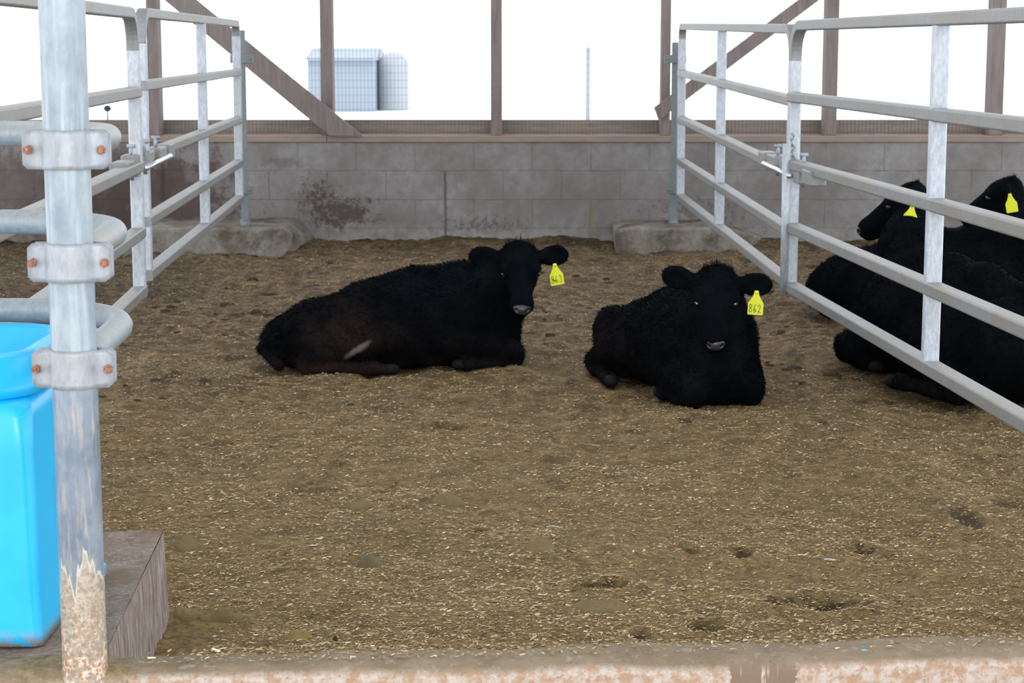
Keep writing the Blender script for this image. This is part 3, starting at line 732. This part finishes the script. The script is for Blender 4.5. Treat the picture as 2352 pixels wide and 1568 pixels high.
# chain hanging on the right latch
def chain(lab, x, y, ztop, n, pitch):
    r = empty('chain', (x, y, ztop)); tag(r, lab, 'chain')
    mb = MB()
    for k in range(n):
        pts = []; rot = k % 2 * math.pi / 2
        for i in range(13):
            a = 2 * math.pi * i / 12; u = 0.009 * math.cos(a); w = 0.016 * math.sin(a)
            pts.append((u * math.cos(rot) + 0.002 * k, u * math.sin(rot), -k * pitch + w))
        mb.tube(pts, 0.0028, 6)
    mb.build('link', mat_galv('chain_steel', (0.35, 0.36, 0.37), metal=0.7, rough=0.35), r)
chain('short chain hanging from the right gate post above the latch', 1.212, 8.33, 0.96, 6, 0.024)

# ------------------------------------------------------------------ surface nets
def surface_nets(v, org, h):
    ins = v < 0; nx, ny, nz = v.shape
    c = np.zeros((nx - 1, ny - 1, nz - 1), np.int8)
    for i in (0, 1):
        for j in (0, 1):
            for k in (0, 1): c += ins[i:nx - 1 + i, j:ny - 1 + j, k:nz - 1 + k]
    act = (c > 0) & (c < 8); I, J, K = np.nonzero(act); n = len(I)
    idx = np.full(act.shape, -1, np.int64); idx[I, J, K] = np.arange(n)
    s = np.zeros((n, 3)); w = np.zeros(n)
    for a in range(3):
        o = [b for b in range(3) if b != a]
        for p in (0, 1):
            for q in (0, 1):
                d0 = [0, 0, 0]; d0[o[0]] = p; d0[o[1]] = q; d1 = list(d0); d1[a] = 1
                v0 = v[I + d0[0], J + d0[1], K + d0[2]]; v1 = v[I + d1[0], J + d1[1], K + d1[2]]
                m = (v0 < 0) != (v1 < 0); t = np.where(m, v0 / np.where(m, v0 - v1, 1), 0)
                pt = np.stack([np.full(n, float(d0[b])) for b in range(3)], -1); pt[:, a] = t
                s += pt * m[:, None]; w += m
    pos = (np.stack([I, J, K], -1) + s / w[:, None]) * h + np.array(org)
    quads = []
    for a in range(3):
        b, c_ = (a + 1) % 3, (a + 2) % 3
        sl0 = [slice(None)] * 3; sl1 = [slice(None)] * 3; sl0[a] = slice(0, -1); sl1[a] = slice(1, None)
        A = ins[tuple(sl0)]; B = ins[tuple(sl1)]; e = A != B
        E = np.stack(np.nonzero(e), -1)
        ok = (E[:, b] > 0) & (E[:, c_] > 0) & (E[:, b] < v.shape[b] - 1) & (E[:, c_] < v.shape[c_] - 1); E = E[ok]
        fl = A[E[:, 0], E[:, 1], E[:, 2]]
        def cell(db, dc):
            q = E.copy(); q[:, b] -= db; q[:, c_] -= dc; return idx[q[:, 0], q[:, 1], q[:, 2]]
        Q = np.stack([cell(1, 1), cell(0, 1), cell(0, 0), cell(1, 0)], -1)
        Q[~fl] = Q[~fl][:, ::-1]; quads.append(Q)
    return pos, np.concatenate(quads)
class SDF:
    def __init__(s): s.p = []
    def ell(s, c, r, R=None, k=0.03, op='u'): s.p.append(('e', np.array(c, float), np.array(r, float), R, k, op))
    def cap(s, a, b, ra, rb, k=0.03, op='u'): s.p.append(('c', np.array(a, float), np.array(b, float), ra, rb, k, op))
    def ev(s, X):
        d = np.full(X.shape[:-1], 9.0, np.float32)
        for p in s.p:
            if p[0] == 'e':
                _, c, r, R, k, op = p; q = X - c.astype(np.float32)
                if R is not None: q = q @ np.array(R, np.float32)
                k0 = np.sqrt(((q / r.astype(np.float32)) ** 2).sum(-1)); k1 = np.sqrt(((q / (r * r).astype(np.float32)) ** 2).sum(-1)) + 1e-6
                di = k0 * (k0 - 1) / k1; di = np.where(k0 < 0.05, -r.min(), di)
            else:
                _, a, b, ra, rb, k, op = p; ab = (b - a).astype(np.float32); q = X - a.astype(np.float32)
                t = np.clip((q @ ab) / (ab @ ab), 0, 1); di = np.sqrt(((q - t[..., None] * ab) ** 2).sum(-1)) - (ra + (rb - ra) * t)
            if op == 'u': hh = np.clip(0.5 + 0.5 * (d - di) / k, 0, 1); d = d + (di - d) * hh - k * hh * (1 - hh)
            else: hh = np.clip(0.5 - 0.5 * (d + di) / k, 0, 1); d = d + (-di - d) * hh + k * hh * (1 - hh)
        return d
    def mesh(s, lo, hi, h, floor=None, noise=None):
        ax = [np.arange(lo[i], hi[i] + h, h, dtype=np.float32) for i in range(3)]
        v = np.empty((len(ax[0]), len(ax[1]), len(ax[2])), np.float32)
        for i0 in range(0, len(ax[0]), 24):
            X = np.stack(np.meshgrid(ax[0][i0:i0 + 24], ax[1], ax[2], indexing='ij'), -1); v[i0:i0 + 24] = s.ev(X)
        if floor is not None: v = np.maximum(v, floor - ax[2][None, None, :])
        return surface_nets(v, lo, h)

# ------------------------------------------------------------------ calves
DIG = {'8': [[(.5, .52), (.2, .68), (.25, .92), (.55, .98), (.8, .85), (.7, .66), (.3, .42), (.18, .2), (.4, .02), (.72, .1), (.78, .32), (.5, .52)]],
       '6': [[(.62, .98), (.3, .7), (.18, .3), (.35, .04), (.68, .1), (.72, .36), (.45, .44), (.24, .28)]],
       '2': [[(.15, .74), (.35, .96), (.66, .9), (.7, .66), (.45, .3), (.12, .04), (.45, .1), (.85, .04)]],
       '3': [[(.2, .9), (.5, .98), (.75, .82), (.45, .56), (.75, .4), (.7, .12), (.4, .02), (.15, .14)]]}
def ear_tag(parent, M, text, blot=False, w=0.058, h=0.092):
    """M: 4x4 in calf space; tag hangs down -z from origin, faces -y local"""
    r = None
    out = [(-0.007, 0), (0.007, 0), (0.010, -0.014), (0.016, -0.028), (w / 2 - .003, -0.043), (w / 2, -0.047), (w / 2, -h + .003), (w / 2 - .003, -h), (-w / 2 + .003, -h), (-w / 2, -h + .003), (-w / 2, -0.047), (-w / 2 + .003, -0.043), (-0.016, -0.028), (-0.010, -0.014)]
    n = len(out); mb = MB(); t = 0.0012
    mb.add([M @ Vector((x, -t, z)) for x, z in out] + [M @ Vector((x, t, z)) for x, z in out], [tuple(range(n)), tuple(range(n, 2 * n))[::-1]] + [(i, (i + 1) % n, n + (i + 1) % n, n + i) for i in range(n)])
    mb.tube([M @ Vector((0, -0.004, -0.008)), M @ Vector((0, 0.012, -0.008))], 0.005, 10)
    o = mb.build('ear_tag', M_TAG, parent)
    o['label'] = 'yellow ear tag' + (' numbered ' + text if text else '')
    if text:
        mb = MB(); cw = 0.0165; ch = 0.031; x0 = -cw * len(text) / 2 - 0.001
        for i, ch_ in enumerate(text):
            for st in DIG[ch_]:
                pts = [(x0 + i * cw + a * cw * 0.92, -h + 0.009 + b * ch) for a, b in st]
                for (xa, za), (xb, zb) in zip(pts[:-1], pts[1:]):
                    dx, dz = xb - xa, zb - za; l = math.hypot(dx, dz) or 1; wx, wz = -dz / l * 0.00095, dx / l * 0.00095
                    ex, ez = dx / l * .0006, dz / l * .0006
                    q = [(xa - ex + wx, za - ez + wz), (xb + ex + wx, zb + ez + wz), (xb + ex - wx, zb + ez - wz), (xa - ex - wx, za - ez - wz)]
                    mb.add([M @ Vector((a, -t - 0.0008, b)) for a, b in q] + [M @ Vector((a, -t, b)) for a, b in q], [(0, 1, 2, 3), (0, 4, 5, 1), (1, 5, 6, 2), (2, 6, 7, 3), (3, 7, 4, 0)])
        if blot:
            mb.add([M @ Vector((a, -t - 0.001, b)) for a, b in ((-0.022, -h + 0.027), (-0.020, -h + 0.030), (-0.006, -h + 0.020), (-0.008, -h + 0.016))], [(0, 1, 2, 3)])
        mb.build('tag_number', M_INK, o)
    return o
def sph(mb, c, r, n=12, m=8):
    vs = []; c = Vector(c)
    for j in range(m + 1):
        a = -math.pi / 2 + math.pi * j / m
        for i in range(n):
            b = 2 * math.pi * i / n; vs.append(c + Vector((math.cos(a) * math.cos(b), math.cos(a) * math.sin(b), math.sin(a))) * r)
    mb.add(vs, [(j * n + i, j * n + (i + 1) % n, (j + 1) * n + (i + 1) % n, (j + 1) * n + i) for j in range(m) for i in range(n)], True)

def calf(lab, loc, yaw, scale, head_pos, head_yaw, head_pitch, tagtext='', hroll=0.0, blot=False, eyeshines=False, tagged=True, fur=26000, seed=1, tag_roll=0.0, tag_yaw=0.0, spine=None, tagoff=(0, 0, 0), hind_ext=(1, 1), fine=True, body_w=1.0, ear_tilt=(0.0, 0.0), tint=1.0, neck_r=1.0, rs=1.0, tuft=1.0, ear_z=-0.008, knee=0.135, fill=0.0):
    """head_pos (poll/skull centre) and head_yaw in WORLD; pitch down positive"""
    root = empty('calf', (loc[0], loc[1], 0), yaw); tag(root, lab, 'calf')
    s = scale; iw = Matrix.Rotation(-yaw, 3, 'Z')
    hp = iw @ (Vector(head_pos) - Vector((loc[0], loc[1], 0)))
    hy = head_yaw - yaw
    Rz = Matrix.Rotation(hy, 3, 'Z'); Ry = Matrix.Rotation(head_pitch, 3, 'Y'); Rx = Matrix.Rotation(hroll, 3, 'X')
    RH = Rz @ Rx @ Ry; RE = Rz @ Rx
    hd = lambda x, y, z: np.array(hp + RH @ Vector((x, y, z)))
    sd = SDF(); A = lambda *v: np.array(v) * s
    bw = body_w
    sp = spine or {'w': 0.40, 'm': 0.345, 'p': 0.285, 'r': 0.19}
    # trunk
    sd.ell(A(0.12, 0, 0.19), A(0.34, 0.205 * bw, 0.20), k=0.05)
    sd.ell(A(-0.14, 0, 0.155 * rs), A(0.34, 0.225 * bw, 0.175 * rs), k=0.06)
    sd.ell(A(-0.34, 0, 0.14 * rs * rs), A(0.20, 0.18, 0.14 * rs), k=0.06)
    sd.cap(A(0.26, 0, sp['w'] - 0.06), A(0.10, 0, sp['w'] - 0.07), 0.06 * s, 0.06 * s, k=0.08)
    sd.cap(A(0.10, 0, sp['w'] - 0.06), A(-0.12, 0, sp['m'] - 0.05), 0.055 * s, 0.055 * s, k=0.08)
    sd.cap(A(-0.12, 0, sp['m'] - 0.05), A(-0.34, 0, sp['p'] - 0.05), 0.055 * s, 0.055 * s, k=0.08)
    sd.cap(A(-0.34, 0, sp['p'] - 0.055), A(-0.49, 0, sp['r'] - 0.05), 0.055 * s, 0.05 * s, k=0.06)
    sd.ell(A(0.27, 0, 0.25), A(0.17, 0.12, 0.15), k=0.06)
    sd.ell(A(0.40, 0, 0.15), A(0.125, 0.125, 0.14), k=0.05)
    for y in (-1, 1):
        sd.ell(A(0.28, y * 0.125, 0.20), A(0.12, 0.075, 0.15), k=0.04)
        sd.ell(A(-0.26, y * 0.16, 0.15 * rs), A(0.20, 0.085, 0.135 * rs), R=np.array(Matrix.Rotation(0.25, 3, 'Y')), k=0.04)
        sd.cap(A(-0.36, y * 0.09, sp['p'] - 0.07), A(-0.25, y * 0.15, sp['p'] - 0.11), 0.045 * s, 0.05 * s, k=0.05)
        # hind leg lying forward
        e = hind_ext[0 if y < 0 else 1]
        sd.cap(A(-0.06, y * 0.20, 0.15), A(-0.35, y * 0.235, 0.055), 0.072 * s, 0.034 * s, k=0.03)
        sd.ell(A(-0.355, y * 0.235, 0.048), A(0.042, 0.030, 0.034), k=0.02)
        sd.cap(A(-0.35, y * 0.24, 0.032), A(-0.09, y * 0.27, 0.028), 0.028 * s, 0.021 * s, k=0.018)
        sd.ell(A(-0.085, y * 0.27, 0.030), A(0.032, 0.026, 0.027), k=0.015)
        sd.cap(A(-0.08, y * 0.27, 0.028), A(-0.035, y * 0.272, 0.024), 0.022 * s, 0.022 * s, k=0.012)
        # folded foreleg
        sd.cap(A(0.25, y * 0.15, 0.13), A(0.47, y * knee, 0.075), 0.062 * s, 0.047 * s, k=0.035)
        sd.ell(A(0.485, y * knee, 0.060), A(0.046, 0.040, 0.046), k=0.025)
        sd.cap(A(0.485, y * knee, 0.035), A(0.30, y * 0.165, 0.030), 0.033 * s, 0.024 * s, k=0.018)
        sd.ell(A(0.295, y * 0.165, 0.030), A(0.034, 0.028, 0.028), k=0.015)
    if fill: sd.ell(A(0.36, 0, 0.08), A(0.15, 0.17, 0.10) * np.array([1, fill, 1]), k=0.05)
    # tail along the rump
    sd.cap(A(-0.50, 0.0, sp['r'] - 0.03), A(-0.545, -0.06, 0.08), 0.026 * s, 0.020 * s, k=0.02)
    sd.cap(A(-0.545, -0.06, 0.08), A(-0.47, -0.17, 0.03), 0.020 * s, 0.026 * s, k=0.02)
    # neck
    nb = A(0.27, 0, 0.29); skull = hd(-0.02, 0, -0.03); thr = hd(0.03, 0, -0.075)
    mid = (nb + skull) / 2 + np.array([0.05 * s, 0, 0.0])
    nr = neck_r
    sd.cap(nb, mid, 0.125 * s * nr, 0.100 * s * nr, k=0.05); sd.cap(mid, skull, 0.100 * s * nr, 0.072, k=0.05)
    sd.cap(A(0.39, 0, 0.20), (A(0.39, 0, 0.20) + thr) / 2 + np.array([0.02, 0, -0.01]), 0.105 * s * nr, 0.080 * nr, k=0.05)
    sd.cap((A(0.39, 0, 0.20) + thr) / 2 + np.array([0.02, 0, -0.01]), thr, 0.080 * nr, 0.052, k=0.04)
    # head
    RHn = np.array(RH)
    sd.ell(hd(0.00, 0, 0.0), (0.088, 0.087, 0.072), R=RHn, k=0.03)
    sd.ell(hd(-0.050, 0, 0.020), (0.045, 0.068, 0.040), R=RHn, k=0.03)
    sd.ell(hd(0.05, 0, -0.035), (0.09, 0.068, 0.062), R=RHn, k=0.03)
    sd.cap(hd(0.03, 0, 0.0), hd(0.185, 0, -0.012), 0.062, 0.043, k=0.03)
    sd.cap(hd(0.04, 0, -0.06), hd(0.19, 0, -0.050), 0.045, 0.030, k=0.025)
    sd.ell(hd(0.208, 0, -0.018), (0.044, 0.053, 0.040), R=RHn, k=0.02)
    sd.ell(hd(0.200, 0, -0.052), (0.036, 0.036, 0.022), R=RHn, k=0.014)
    for y in (-1, 1):
        sd.ell(hd(0.050, y * 0.064, 0.024), (0.032, 0.024, 0.022), R=RHn, k=0.018)       # brow
        sd.ell(hd(0.075, y * 0.074, 0.014), (0.015, 0.014, 0.012), R=RHn, k=0.006, op='s')   # socket
        # ear
        et = ear_tilt[0 if y > 0 else 1]
        eb = hd(-0.035, y * 0.064, 0.012) + np.array([0, 0, ear_z]); ax = RE @ Vector((-0.12, y * math.cos(et), math.sin(et)))
        ax.normalize(); fw = RE @ Vector((1, y * 0.25, 0)); fw.normalize(); up = ax.cross(fw); up.normalize(); fw = up.cross(ax)
        ec = Vector(eb) + ax * 0.085; Re = np.array(Matrix((fw, ax, up)).transposed())
        sd.cap(eb, np.array(Vector(eb) + ax * 0.05), 0.026, 0.022, k=0.02)
        sd.ell(ec, (0.0155, 0.066, 0.046), R=Re, k=0.014)
        sd.ell(ec + fw * 0.021 + ax * 0.004, (0.014, 0.046, 0.028), R=Re, k=0.010, op='s')
        if y > 0: earc = ec; eax = ax; efw = fw
    # nostril pits
    for y in (-1, 1): sd.ell(hd(0.243, y * 0.026, -0.008), (0.014, 0.009, 0.010), R=RHn, k=0.004, op='s')
    ext = np.array([[-0.64 * s, -0.34 * s, -0.02], [0.60 * s, 0.34 * s, 0.46 * s]])
    hpn = np.array(hp); lo = np.minimum(ext[0], hpn - 0.27); hi = np.maximum(ext[1], hpn + 0.27); lo[2] = -0.03
    V, Q = sd.mesh(lo, hi, 0.0085 if fine else 0.011, floor=-0.015)
    # slight laplacian + coat clumps
    nrm = np.zeros_like(V); fn = np.cross(V[Q[:, 2]] - V[Q[:, 0]], V[Q[:, 3]] - V[Q[:, 1]])
    for k in range(4): np.add.at(nrm, Q[:, k], fn)
    nrm /= np.linalg.norm(nrm, axis=1)[:, None] + 1e-9
    dh = np.linalg.norm(V - hpn, axis=1)
    bodyw = np.clip((dh - 0.12) / 0.15, 0.15, 1)
    V = V + nrm * (bodyw * (0.005 * vnoise(V[:, 0] * 11, V[:, 1] * 14, V[:, 2] * 14, seed=seed) + 0.0018 * vnoise(V[:, 0] * 38, V[:, 1] * 38, V[:, 2] * 38, seed=seed + 1)))[:, None]
    # fur blades
    rg = np.random.default_rng(seed)
    ar = np.linalg.norm(fn, axis=1) / 2; pr = ar / ar.sum(); fi = rg.choice(len(Q), fur, p=pr)
    u, w = rg.random((2, fur)); q = Q[fi]
    pos = V[q[:, 0]] * ((1 - u) * (1 - w))[:, None] + V[q[:, 1]] * (u * (1 - w))[:, None] + V[q[:, 2]] * (u * w)[:, None] + V[q[:, 3]] * ((1 - u) * w)[:, None]
    nm = nrm[q[:, 0]]
    flow = np.stack([-np.ones(fur) * 0.6, np.zeros(fur), -0.8 * np.ones(fur)], -1)
    flow -= nm * (flow * nm).sum(1)[:, None]
    dr = nm * (0.4 + 0.5 * rg.random(fur))[:, None] + flow * 0.9 + rg.normal(0, 0.25, (fur, 3)); dr /= np.linalg.norm(dr, axis=1)[:, None]
    dhp = np.linalg.norm(pos - hpn, axis=1); muz = np.linalg.norm(pos - hd(0.20, 0, -0.02), axis=1)
    Lf = (0.008 + 0.012 * rg.random(fur)) * np.clip((dhp - 0.08) / 0.12, 0.45, 1) * np.clip((muz - 0.05) / 0.12, 0.12, 1)
    Lf *= np.where(pos[:, 2] < 0.05, 0.6, 1)
    sdv = np.cross(dr, rg.normal(0, 1, (fur, 3))); sdv /= np.linalg.norm(sdv, axis=1)[:, None]; hw = 0.0011
    FV = np.stack([pos - sdv * hw - nm * 0.002, pos + sdv * hw - nm * 0.002, pos + dr * Lf[:, None] * 0.6 + sdv * hw * 0.5, pos + dr * Lf[:, None] + np.array([0, 0, -0.002])], 1).reshape(-1, 3)
    n0 = len(V); b = n0 + np.arange(fur)[:, None] * 4
    FT = np.concatenate([b + np.array([[0, 1, 2]]), b + np.array([[0, 2, 3]])])
    me = np_mesh('body', np.concatenate([V, FV]), [Q, FT])
    AV = np.concatenate([V, FV]); x, y, z = AV[:, 0] / s, AV[:, 1] / s, AV[:, 2] / s
    nz = vnoise(x * 12, y * 12, z * 12, seed=seed + 5)
    tn = np.clip((0.20 - z) * 5, 0, 1) * np.clip(0.5 + 0.7 * nz, 0, 1) * tint * np.clip((0.35 - x) * 4, 0.35, 1)
    rear = np.exp(-(((x + 0.20) / 0.16) ** 2 + ((z - 0.17) / 0.09) ** 2)) * tint
    tn = tn * np.clip((x + 0.44) * 12, 0, 1); tn = np.clip(tn + rear * 0.6 + 0.5 * tint * np.clip((0.07 - z) * 20, 0, 1) * (x < 0), 0, 1)
    bare = np.zeros(len(AV))
    if seed == 1:
        # bare pinkish-grey flank skin in front of the near hind leg
        lx, lz = x + 0.150, z - 0.105
        uu = lx * 0.83 + lz * 0.56; vv = -lx * 0.56 + lz * 0.83
        bare = np.clip(1.5 - ((uu / 0.060) ** 2 + (vv / 0.013) ** 2) + 0.5 * nz, 0, 1) * (y < 0) * 0.9
    for nm_, val in (('tint', tn), ('bare', bare)):
        at = me.attributes.new(nm_, 'FLOAT', 'POINT'); at.data.foreach_set('value', val.astype(np.float32))
    body = link('body', me, M_COAT, root)
    # eyes, nose, hooves
    for y in (-1, 1):
        mb = MB(); e = Vector(hd(0.068, y * 0.067, 0.016)); sph(mb, e, 0.0155, 14, 10); ey = mb.build('eye', M_EYE, root)
        if eyeshines:
            tcam = (iw @ (Vector((0, 0, H)) - Vector((loc[0], loc[1], 0)))) ; dd = (tcam - e).normalized()
            out = (RH @ Vector((0.55, y * 0.8, 0.2))).normalized(); dd = (dd * 0.85 + out * 0.3).normalized()
            mb = MB(); sph(mb, e + dd * 0.0135, 0.0044, 10, 6); mb.build('pupil', M_TEAL, ey)
    nd = SDF(); nd.ell(hd(0.216, 0, -0.012), (0.041, 0.041, 0.029), R=RHn)
    for y in (-1, 1): nd.ell(hd(0.247, y * 0.025, -0.006), (0.013, 0.008, 0.009), R=RHn, k=0.004, op='s')
    c0 = hd(0.216, 0, -0.012); NV, NQ = nd.mesh(c0 - 0.055, c0 + 0.055, 0.0035); link('nose', np_mesh('nose', NV, [NQ]), M_NOSE, root)
    for (hx_, hy_, dx_) in ((-0.012, -0.272, 1), (-0.012, 0.272, 1), (0.262, -0.167, -1), (0.262, 0.167, -1)):
        mb = MB(); rings = []; n = 12; vs = []
        for k, (o_, r_) in enumerate(((-0.024, 0.022), (-0.01, 0.026), (0.015, 0.024), (0.030, 0.012))):
            for i in range(n):
                a = 2 * math.pi * i / n; vs.append(((hx_ + dx_ * o_) * s, (hy_ + r_ * math.cos(a)) * s, (0.026 + r_ * math.sin(a) * 0.9) * s))
        mb.add(vs, [(k * n + i, k * n + (i + 1) % n, (k + 1) * n + (i + 1) % n, (k + 1) * n + i) for k in range(3) for i in range(n)] + [tuple(range(n)), tuple(3 * n + i for i in range(n))], True)
        mb.build('hoof', M_HOOF, root)
    # poll tuft
    nT = 900; vs = []; th = rg.random(nT) * 2 * np.pi; rr = np.sqrt(rg.random(nT))
    bx = -0.045 + 0.045 * rr * np.cos(th); by = 0.066 * rr * np.sin(th)
    base = np.stack([hd(a, b_, 0.045) for a, b_ in zip(bx, by)]); upv = np.array(RE @ Vector((0.15, 0, 1)))
    up2 = upv[None, :] + rg.normal(0, 0.28, (nT, 3)); Lt = (0.012 + 0.016 * rg.random(nT)) * tuft; tall = np.abs(by) < 0.014; Lt = np.where(tall & (rg.random(nT) < 0.6), Lt * 1.7, Lt)
    side = np.cross(up2, rg.normal(0, 1, (nT, 3))); side /= np.linalg.norm(side, axis=1)[:, None]
    TV = np.stack([base - side * 0.0016 - upv * 0.012, base + side * 0.0016 - upv * 0.012, base + up2 * Lt[:, None]], 1).reshape(-1, 3)
    tm = np_mesh('poll_tuft', TV, [np.arange(nT * 3).reshape(-1, 3)]); link('poll_tuft', tm, M_COAT, root)
    if tagged:
        R = RE @ Matrix.Rotation(tag_yaw, 3, 'Z')
        o = earc + eax * tagoff[0] + efw * (0.030 + tagoff[1]) + Vector((0, 0, -0.004 + tagoff[2]))
        # tag faces head-forward: local -y -> forward
        Rt = R @ Matrix.Rotation(math.pi / 2, 3, 'Z') @ Matrix.Rotation(tag_roll, 3, 'Y')
        ear_tag(root, Matrix.Translation(o) @ Rt.to_4x4(), tagtext, blot)
    return root

rad = math.radians
# calf 863: lying side-on, head turned to the camera
p_ = P(1193, 606, 8.0)
calf('black calf with ear tag 863, lying side-on with its head turned to the viewer', (-0.50, 8.10), rad(3), 1.03, p_, rad(-86), rad(44), '863', seed=1, blot=True, fur=34000, tag_roll=rad(-9), tag_yaw=rad(8), ear_tilt=(0.08, 0.05), rs=0.84, spine={'w': 0.385, 'm': 0.315, 'p': 0.245, 'r': 0.165}, tuft=0.8, tagoff=(-0.004, 0, -0.026))
p_ = P(1645, 667, 7.18)
calf('black calf with ear tag 862, lying with chest and face straight to the viewer', (0.67, 7.60), rad(-75), 1.03, p_, rad(-96), rad(49), '862', seed=2, eyeshines=True, fur=34000, ear_tilt=(-0.05, 0.22), tag_roll=rad(3), tint=0.4, neck_r=1.1, tagoff=(0, 0, -0.016), knee=0.112, fill=1.0, rs=0.95, spine={'w': 0.395, 'm': 0.33, 'p': 0.26, 'r': 0.18})
p_ = P(2082, 462, 8.45)
calf('large black calf lying behind the near right gate, back to the viewer, head turned left', (1.82, 7.64), rad(110), 1.21, p_, rad(163), rad(32), '', seed=3, fur=34000, tag_roll=rad(10), tag_yaw=rad(82), fine=False, tint=0.15, body_w=1.25, spine={'w': 0.42, 'm': 0.40, 'p': 0.36, 'r': 0.25}, tagoff=(0.095, -0.035, -0.012), neck_r=1.0, knee=0.16, fill=1.3, tuft=0.6)
p_ = P(2306, 444, 9.55)
calf('black calf lying farther back at the right edge, its tagged head partly out of frame', (2.07, 9.62), rad(2), 1.05, p_, rad(160), rad(30), '', seed=4, fur=24000, tag_roll=rad(-12), tag_yaw=rad(75), fine=False, tint=0.15, tagoff=(0.075, -0.035, 0.0), neck_r=1.2, tuft=0.6)

# ------------------------------------------------------------------ dung mounds on the bedding
def mound(lab, px, py, w, h, mat, hgt=0.02, seed=1, cat='dung'):
    g = G(px, py); rx = w / F * g.y / 2; ry = rx * h; n = 36; m = 12; V = [(0, 0, hgt)]
    for j in range(1, m + 1):
        r = j / m
        for i in range(n):
            a = 2 * math.pi * i / n; V.append((rx * r * math.cos(a), ry * r * math.sin(a), hgt * (1 - r ** 3.2) - 0.012 * (r > 0.99)))
    V = np.array(V); ds = 1 + 0.35 * vnoise(V[:, 0] * 18 + seed * 7, V[:, 1] * 18, seed=seed); V[:, 0] *= ds; V[:, 1] *= ds
    V[:, 2] *= 1 + 0.45 * vnoise(V[:, 0] * 34 + seed, V[:, 1] * 34, seed=seed) + 0.25 * vnoise(V[:, 0] * 90, V[:, 1] * 90, seed=seed)
    z0 = floor_z(V[:, 0] + g.x, V[:, 1] + g.y); V[:, 2] += z0.mean() * 0.5 + z0 * 0.5
    q = [[0, 1 + i, 1 + (i + 1) % n] for i in range(n)]
    f4 = [[1 + (j - 1) * n + i, 1 + j * n + i, 1 + j * n + (i + 1) % n, 1 + (j - 1) * n + (i + 1) % n] for j in range(1, m) for i in range(n)]
    me = np_mesh('dung_mound', V, [np.array(q), np.array(f4)]); o = link('dung_mound', me, mat); o.location = (g.x, g.y, 0)
    return tag(o, lab, cat)
mound('smooth olive dung mound in mid floor, half hidden shadow at its right edge', 1026, 1162, 92, 0.62, M_DUNG, 0.028, 1)
mound('olive dung mound with dark rim lying right of the pen middle', 1235, 1275, 96, 0.8, M_DUNG, 0.022, 2)
mound('grey-brown round dung lump in front of the pen middle, left of centre', 850, 1298, 58, 0.9, M_DUNGG, 0.026, 3)
mound('broad dung mound right beside the concrete slab corner', 430, 1252, 90, 0.62, M_DUNG, 0.03, 4)
mound('flat elongated dung pat near the front left curb', 505, 1402, 105, 0.42, M_DUNG, 0.02, 5)
mound('rough dung pat against the front of the concrete slab side', 428, 1398, 66, 0.8, M_DUNG, 0.024, 6)
mound('yellowish dung pat close to the front curb', 692, 1452, 82, 0.8, M_DUNGY, 0.014, 7)
mound('wide trodden dung pat near the curb below the dark hollow', 1390, 1400, 150, 0.55, M_DUNG, 0.014, 8)
mound('small dung mound left of the mid-floor mound', 822, 1165, 66, 0.6, M_DUNG, 0.02, 9)
mound('tiny dark dung drop near the curb left of centre', 770, 1470, 20, 1.0, M_DUNGD, 0.010, 10)
mound('dark crumbly clod against the block wall behind the left calf head', 1130, 546, 42, 1.2, M_DUNGG, 0.08, 11, 'clod')
mound('sandy clod at the foot of the right footing', 1562, 562, 44, 1.0, M_DUNGY, 0.06, 12, 'clod')
def scrap(name, lab, px, py, z, L, w, mat, a):
    g = G(px, py, z); mb = MB(); R_ = Matrix.Rotation(a, 3, 'Z'); pts = []
    for k in range(5):
        u = k / 4 - 0.5; pts.append(g + R_ @ Vector((u * L, 0.1 * L * math.sin(k * 1.4), 0.004 + 0.15 * L * (0.25 - u * u))))
    mb.sweep(pts, sq(w, 0.0008)); return tag(mb.build(name, mat), lab, 'scrap')
scrap('plastic_scrap', 'tiny bright blue plastic scrap on the curb top', 1985, 1497, 0.212, 0.010, 0.005, mat_simple('blue_scrap', (0.02, 0.45, 0.85), 0.5), 0.4)
scrap('feather', 'small pale bluish feather lying on the bedding at right', 1906, 1288, 0.012, 0.028, 0.008, mat_simple('pale_feather', (0.42, 0.45, 0.52), 0.8), -0.1)
scrap('straw_stem', 'single long pale straw stem on the bedding near the middle', 1274, 1213, 0.012, 0.045, 0.003, mat_simple('pale_straw', (0.60, 0.56, 0.48), 0.7), -0.15)
# loose dark clods in the back half: too many to count
def clods():
    rg = np.random.default_rng(9); N = 520; y = 7.0 + 5.6 * rg.random(N); x = (rg.random(N) * 2 - 1) * (0.24 * y)
    keep = vnoise(x * 1.2, y * 1.2, seed=70) > -0.15; x = x[keep]; y = y[keep]
    VV = []; FF = []; n = 0
    for xx, yy in zip(x, y):
        r = 0.008 + 0.022 * rg.random() ** 2.2; zc = float(floor_z(np.array([xx]), np.array([yy]))[0]); k = 8; vs = []
        for j in range(4):
            rr = r * (1.0, 0.9, 0.6, 0.05)[j]; z = zc + r * (-0.3, 0.15, 0.42, 0.5)[j]
            for i in range(k):
                a = 2 * math.pi * i / k; q = rr * (0.75 + 0.5 * rg.random()); vs.append((xx + 1.35 * q * math.cos(a), yy + q * math.sin(a), z))
        VV += vs; FF += [[n + j * k + i, n + j * k + (i + 1) % k, n + (j + 1) * k + (i + 1) % k, n + (j + 1) * k + i] for j in range(3) for i in range(k)]; n += len(vs)
    tag(link('manure_crumbs', np_mesh('manure_crumbs', VV, [np.array(FF)]), M_DUNGD), 'dark crumbled manure bits strewn over the back of the bedding', 'manure', kind='stuff')
clods()
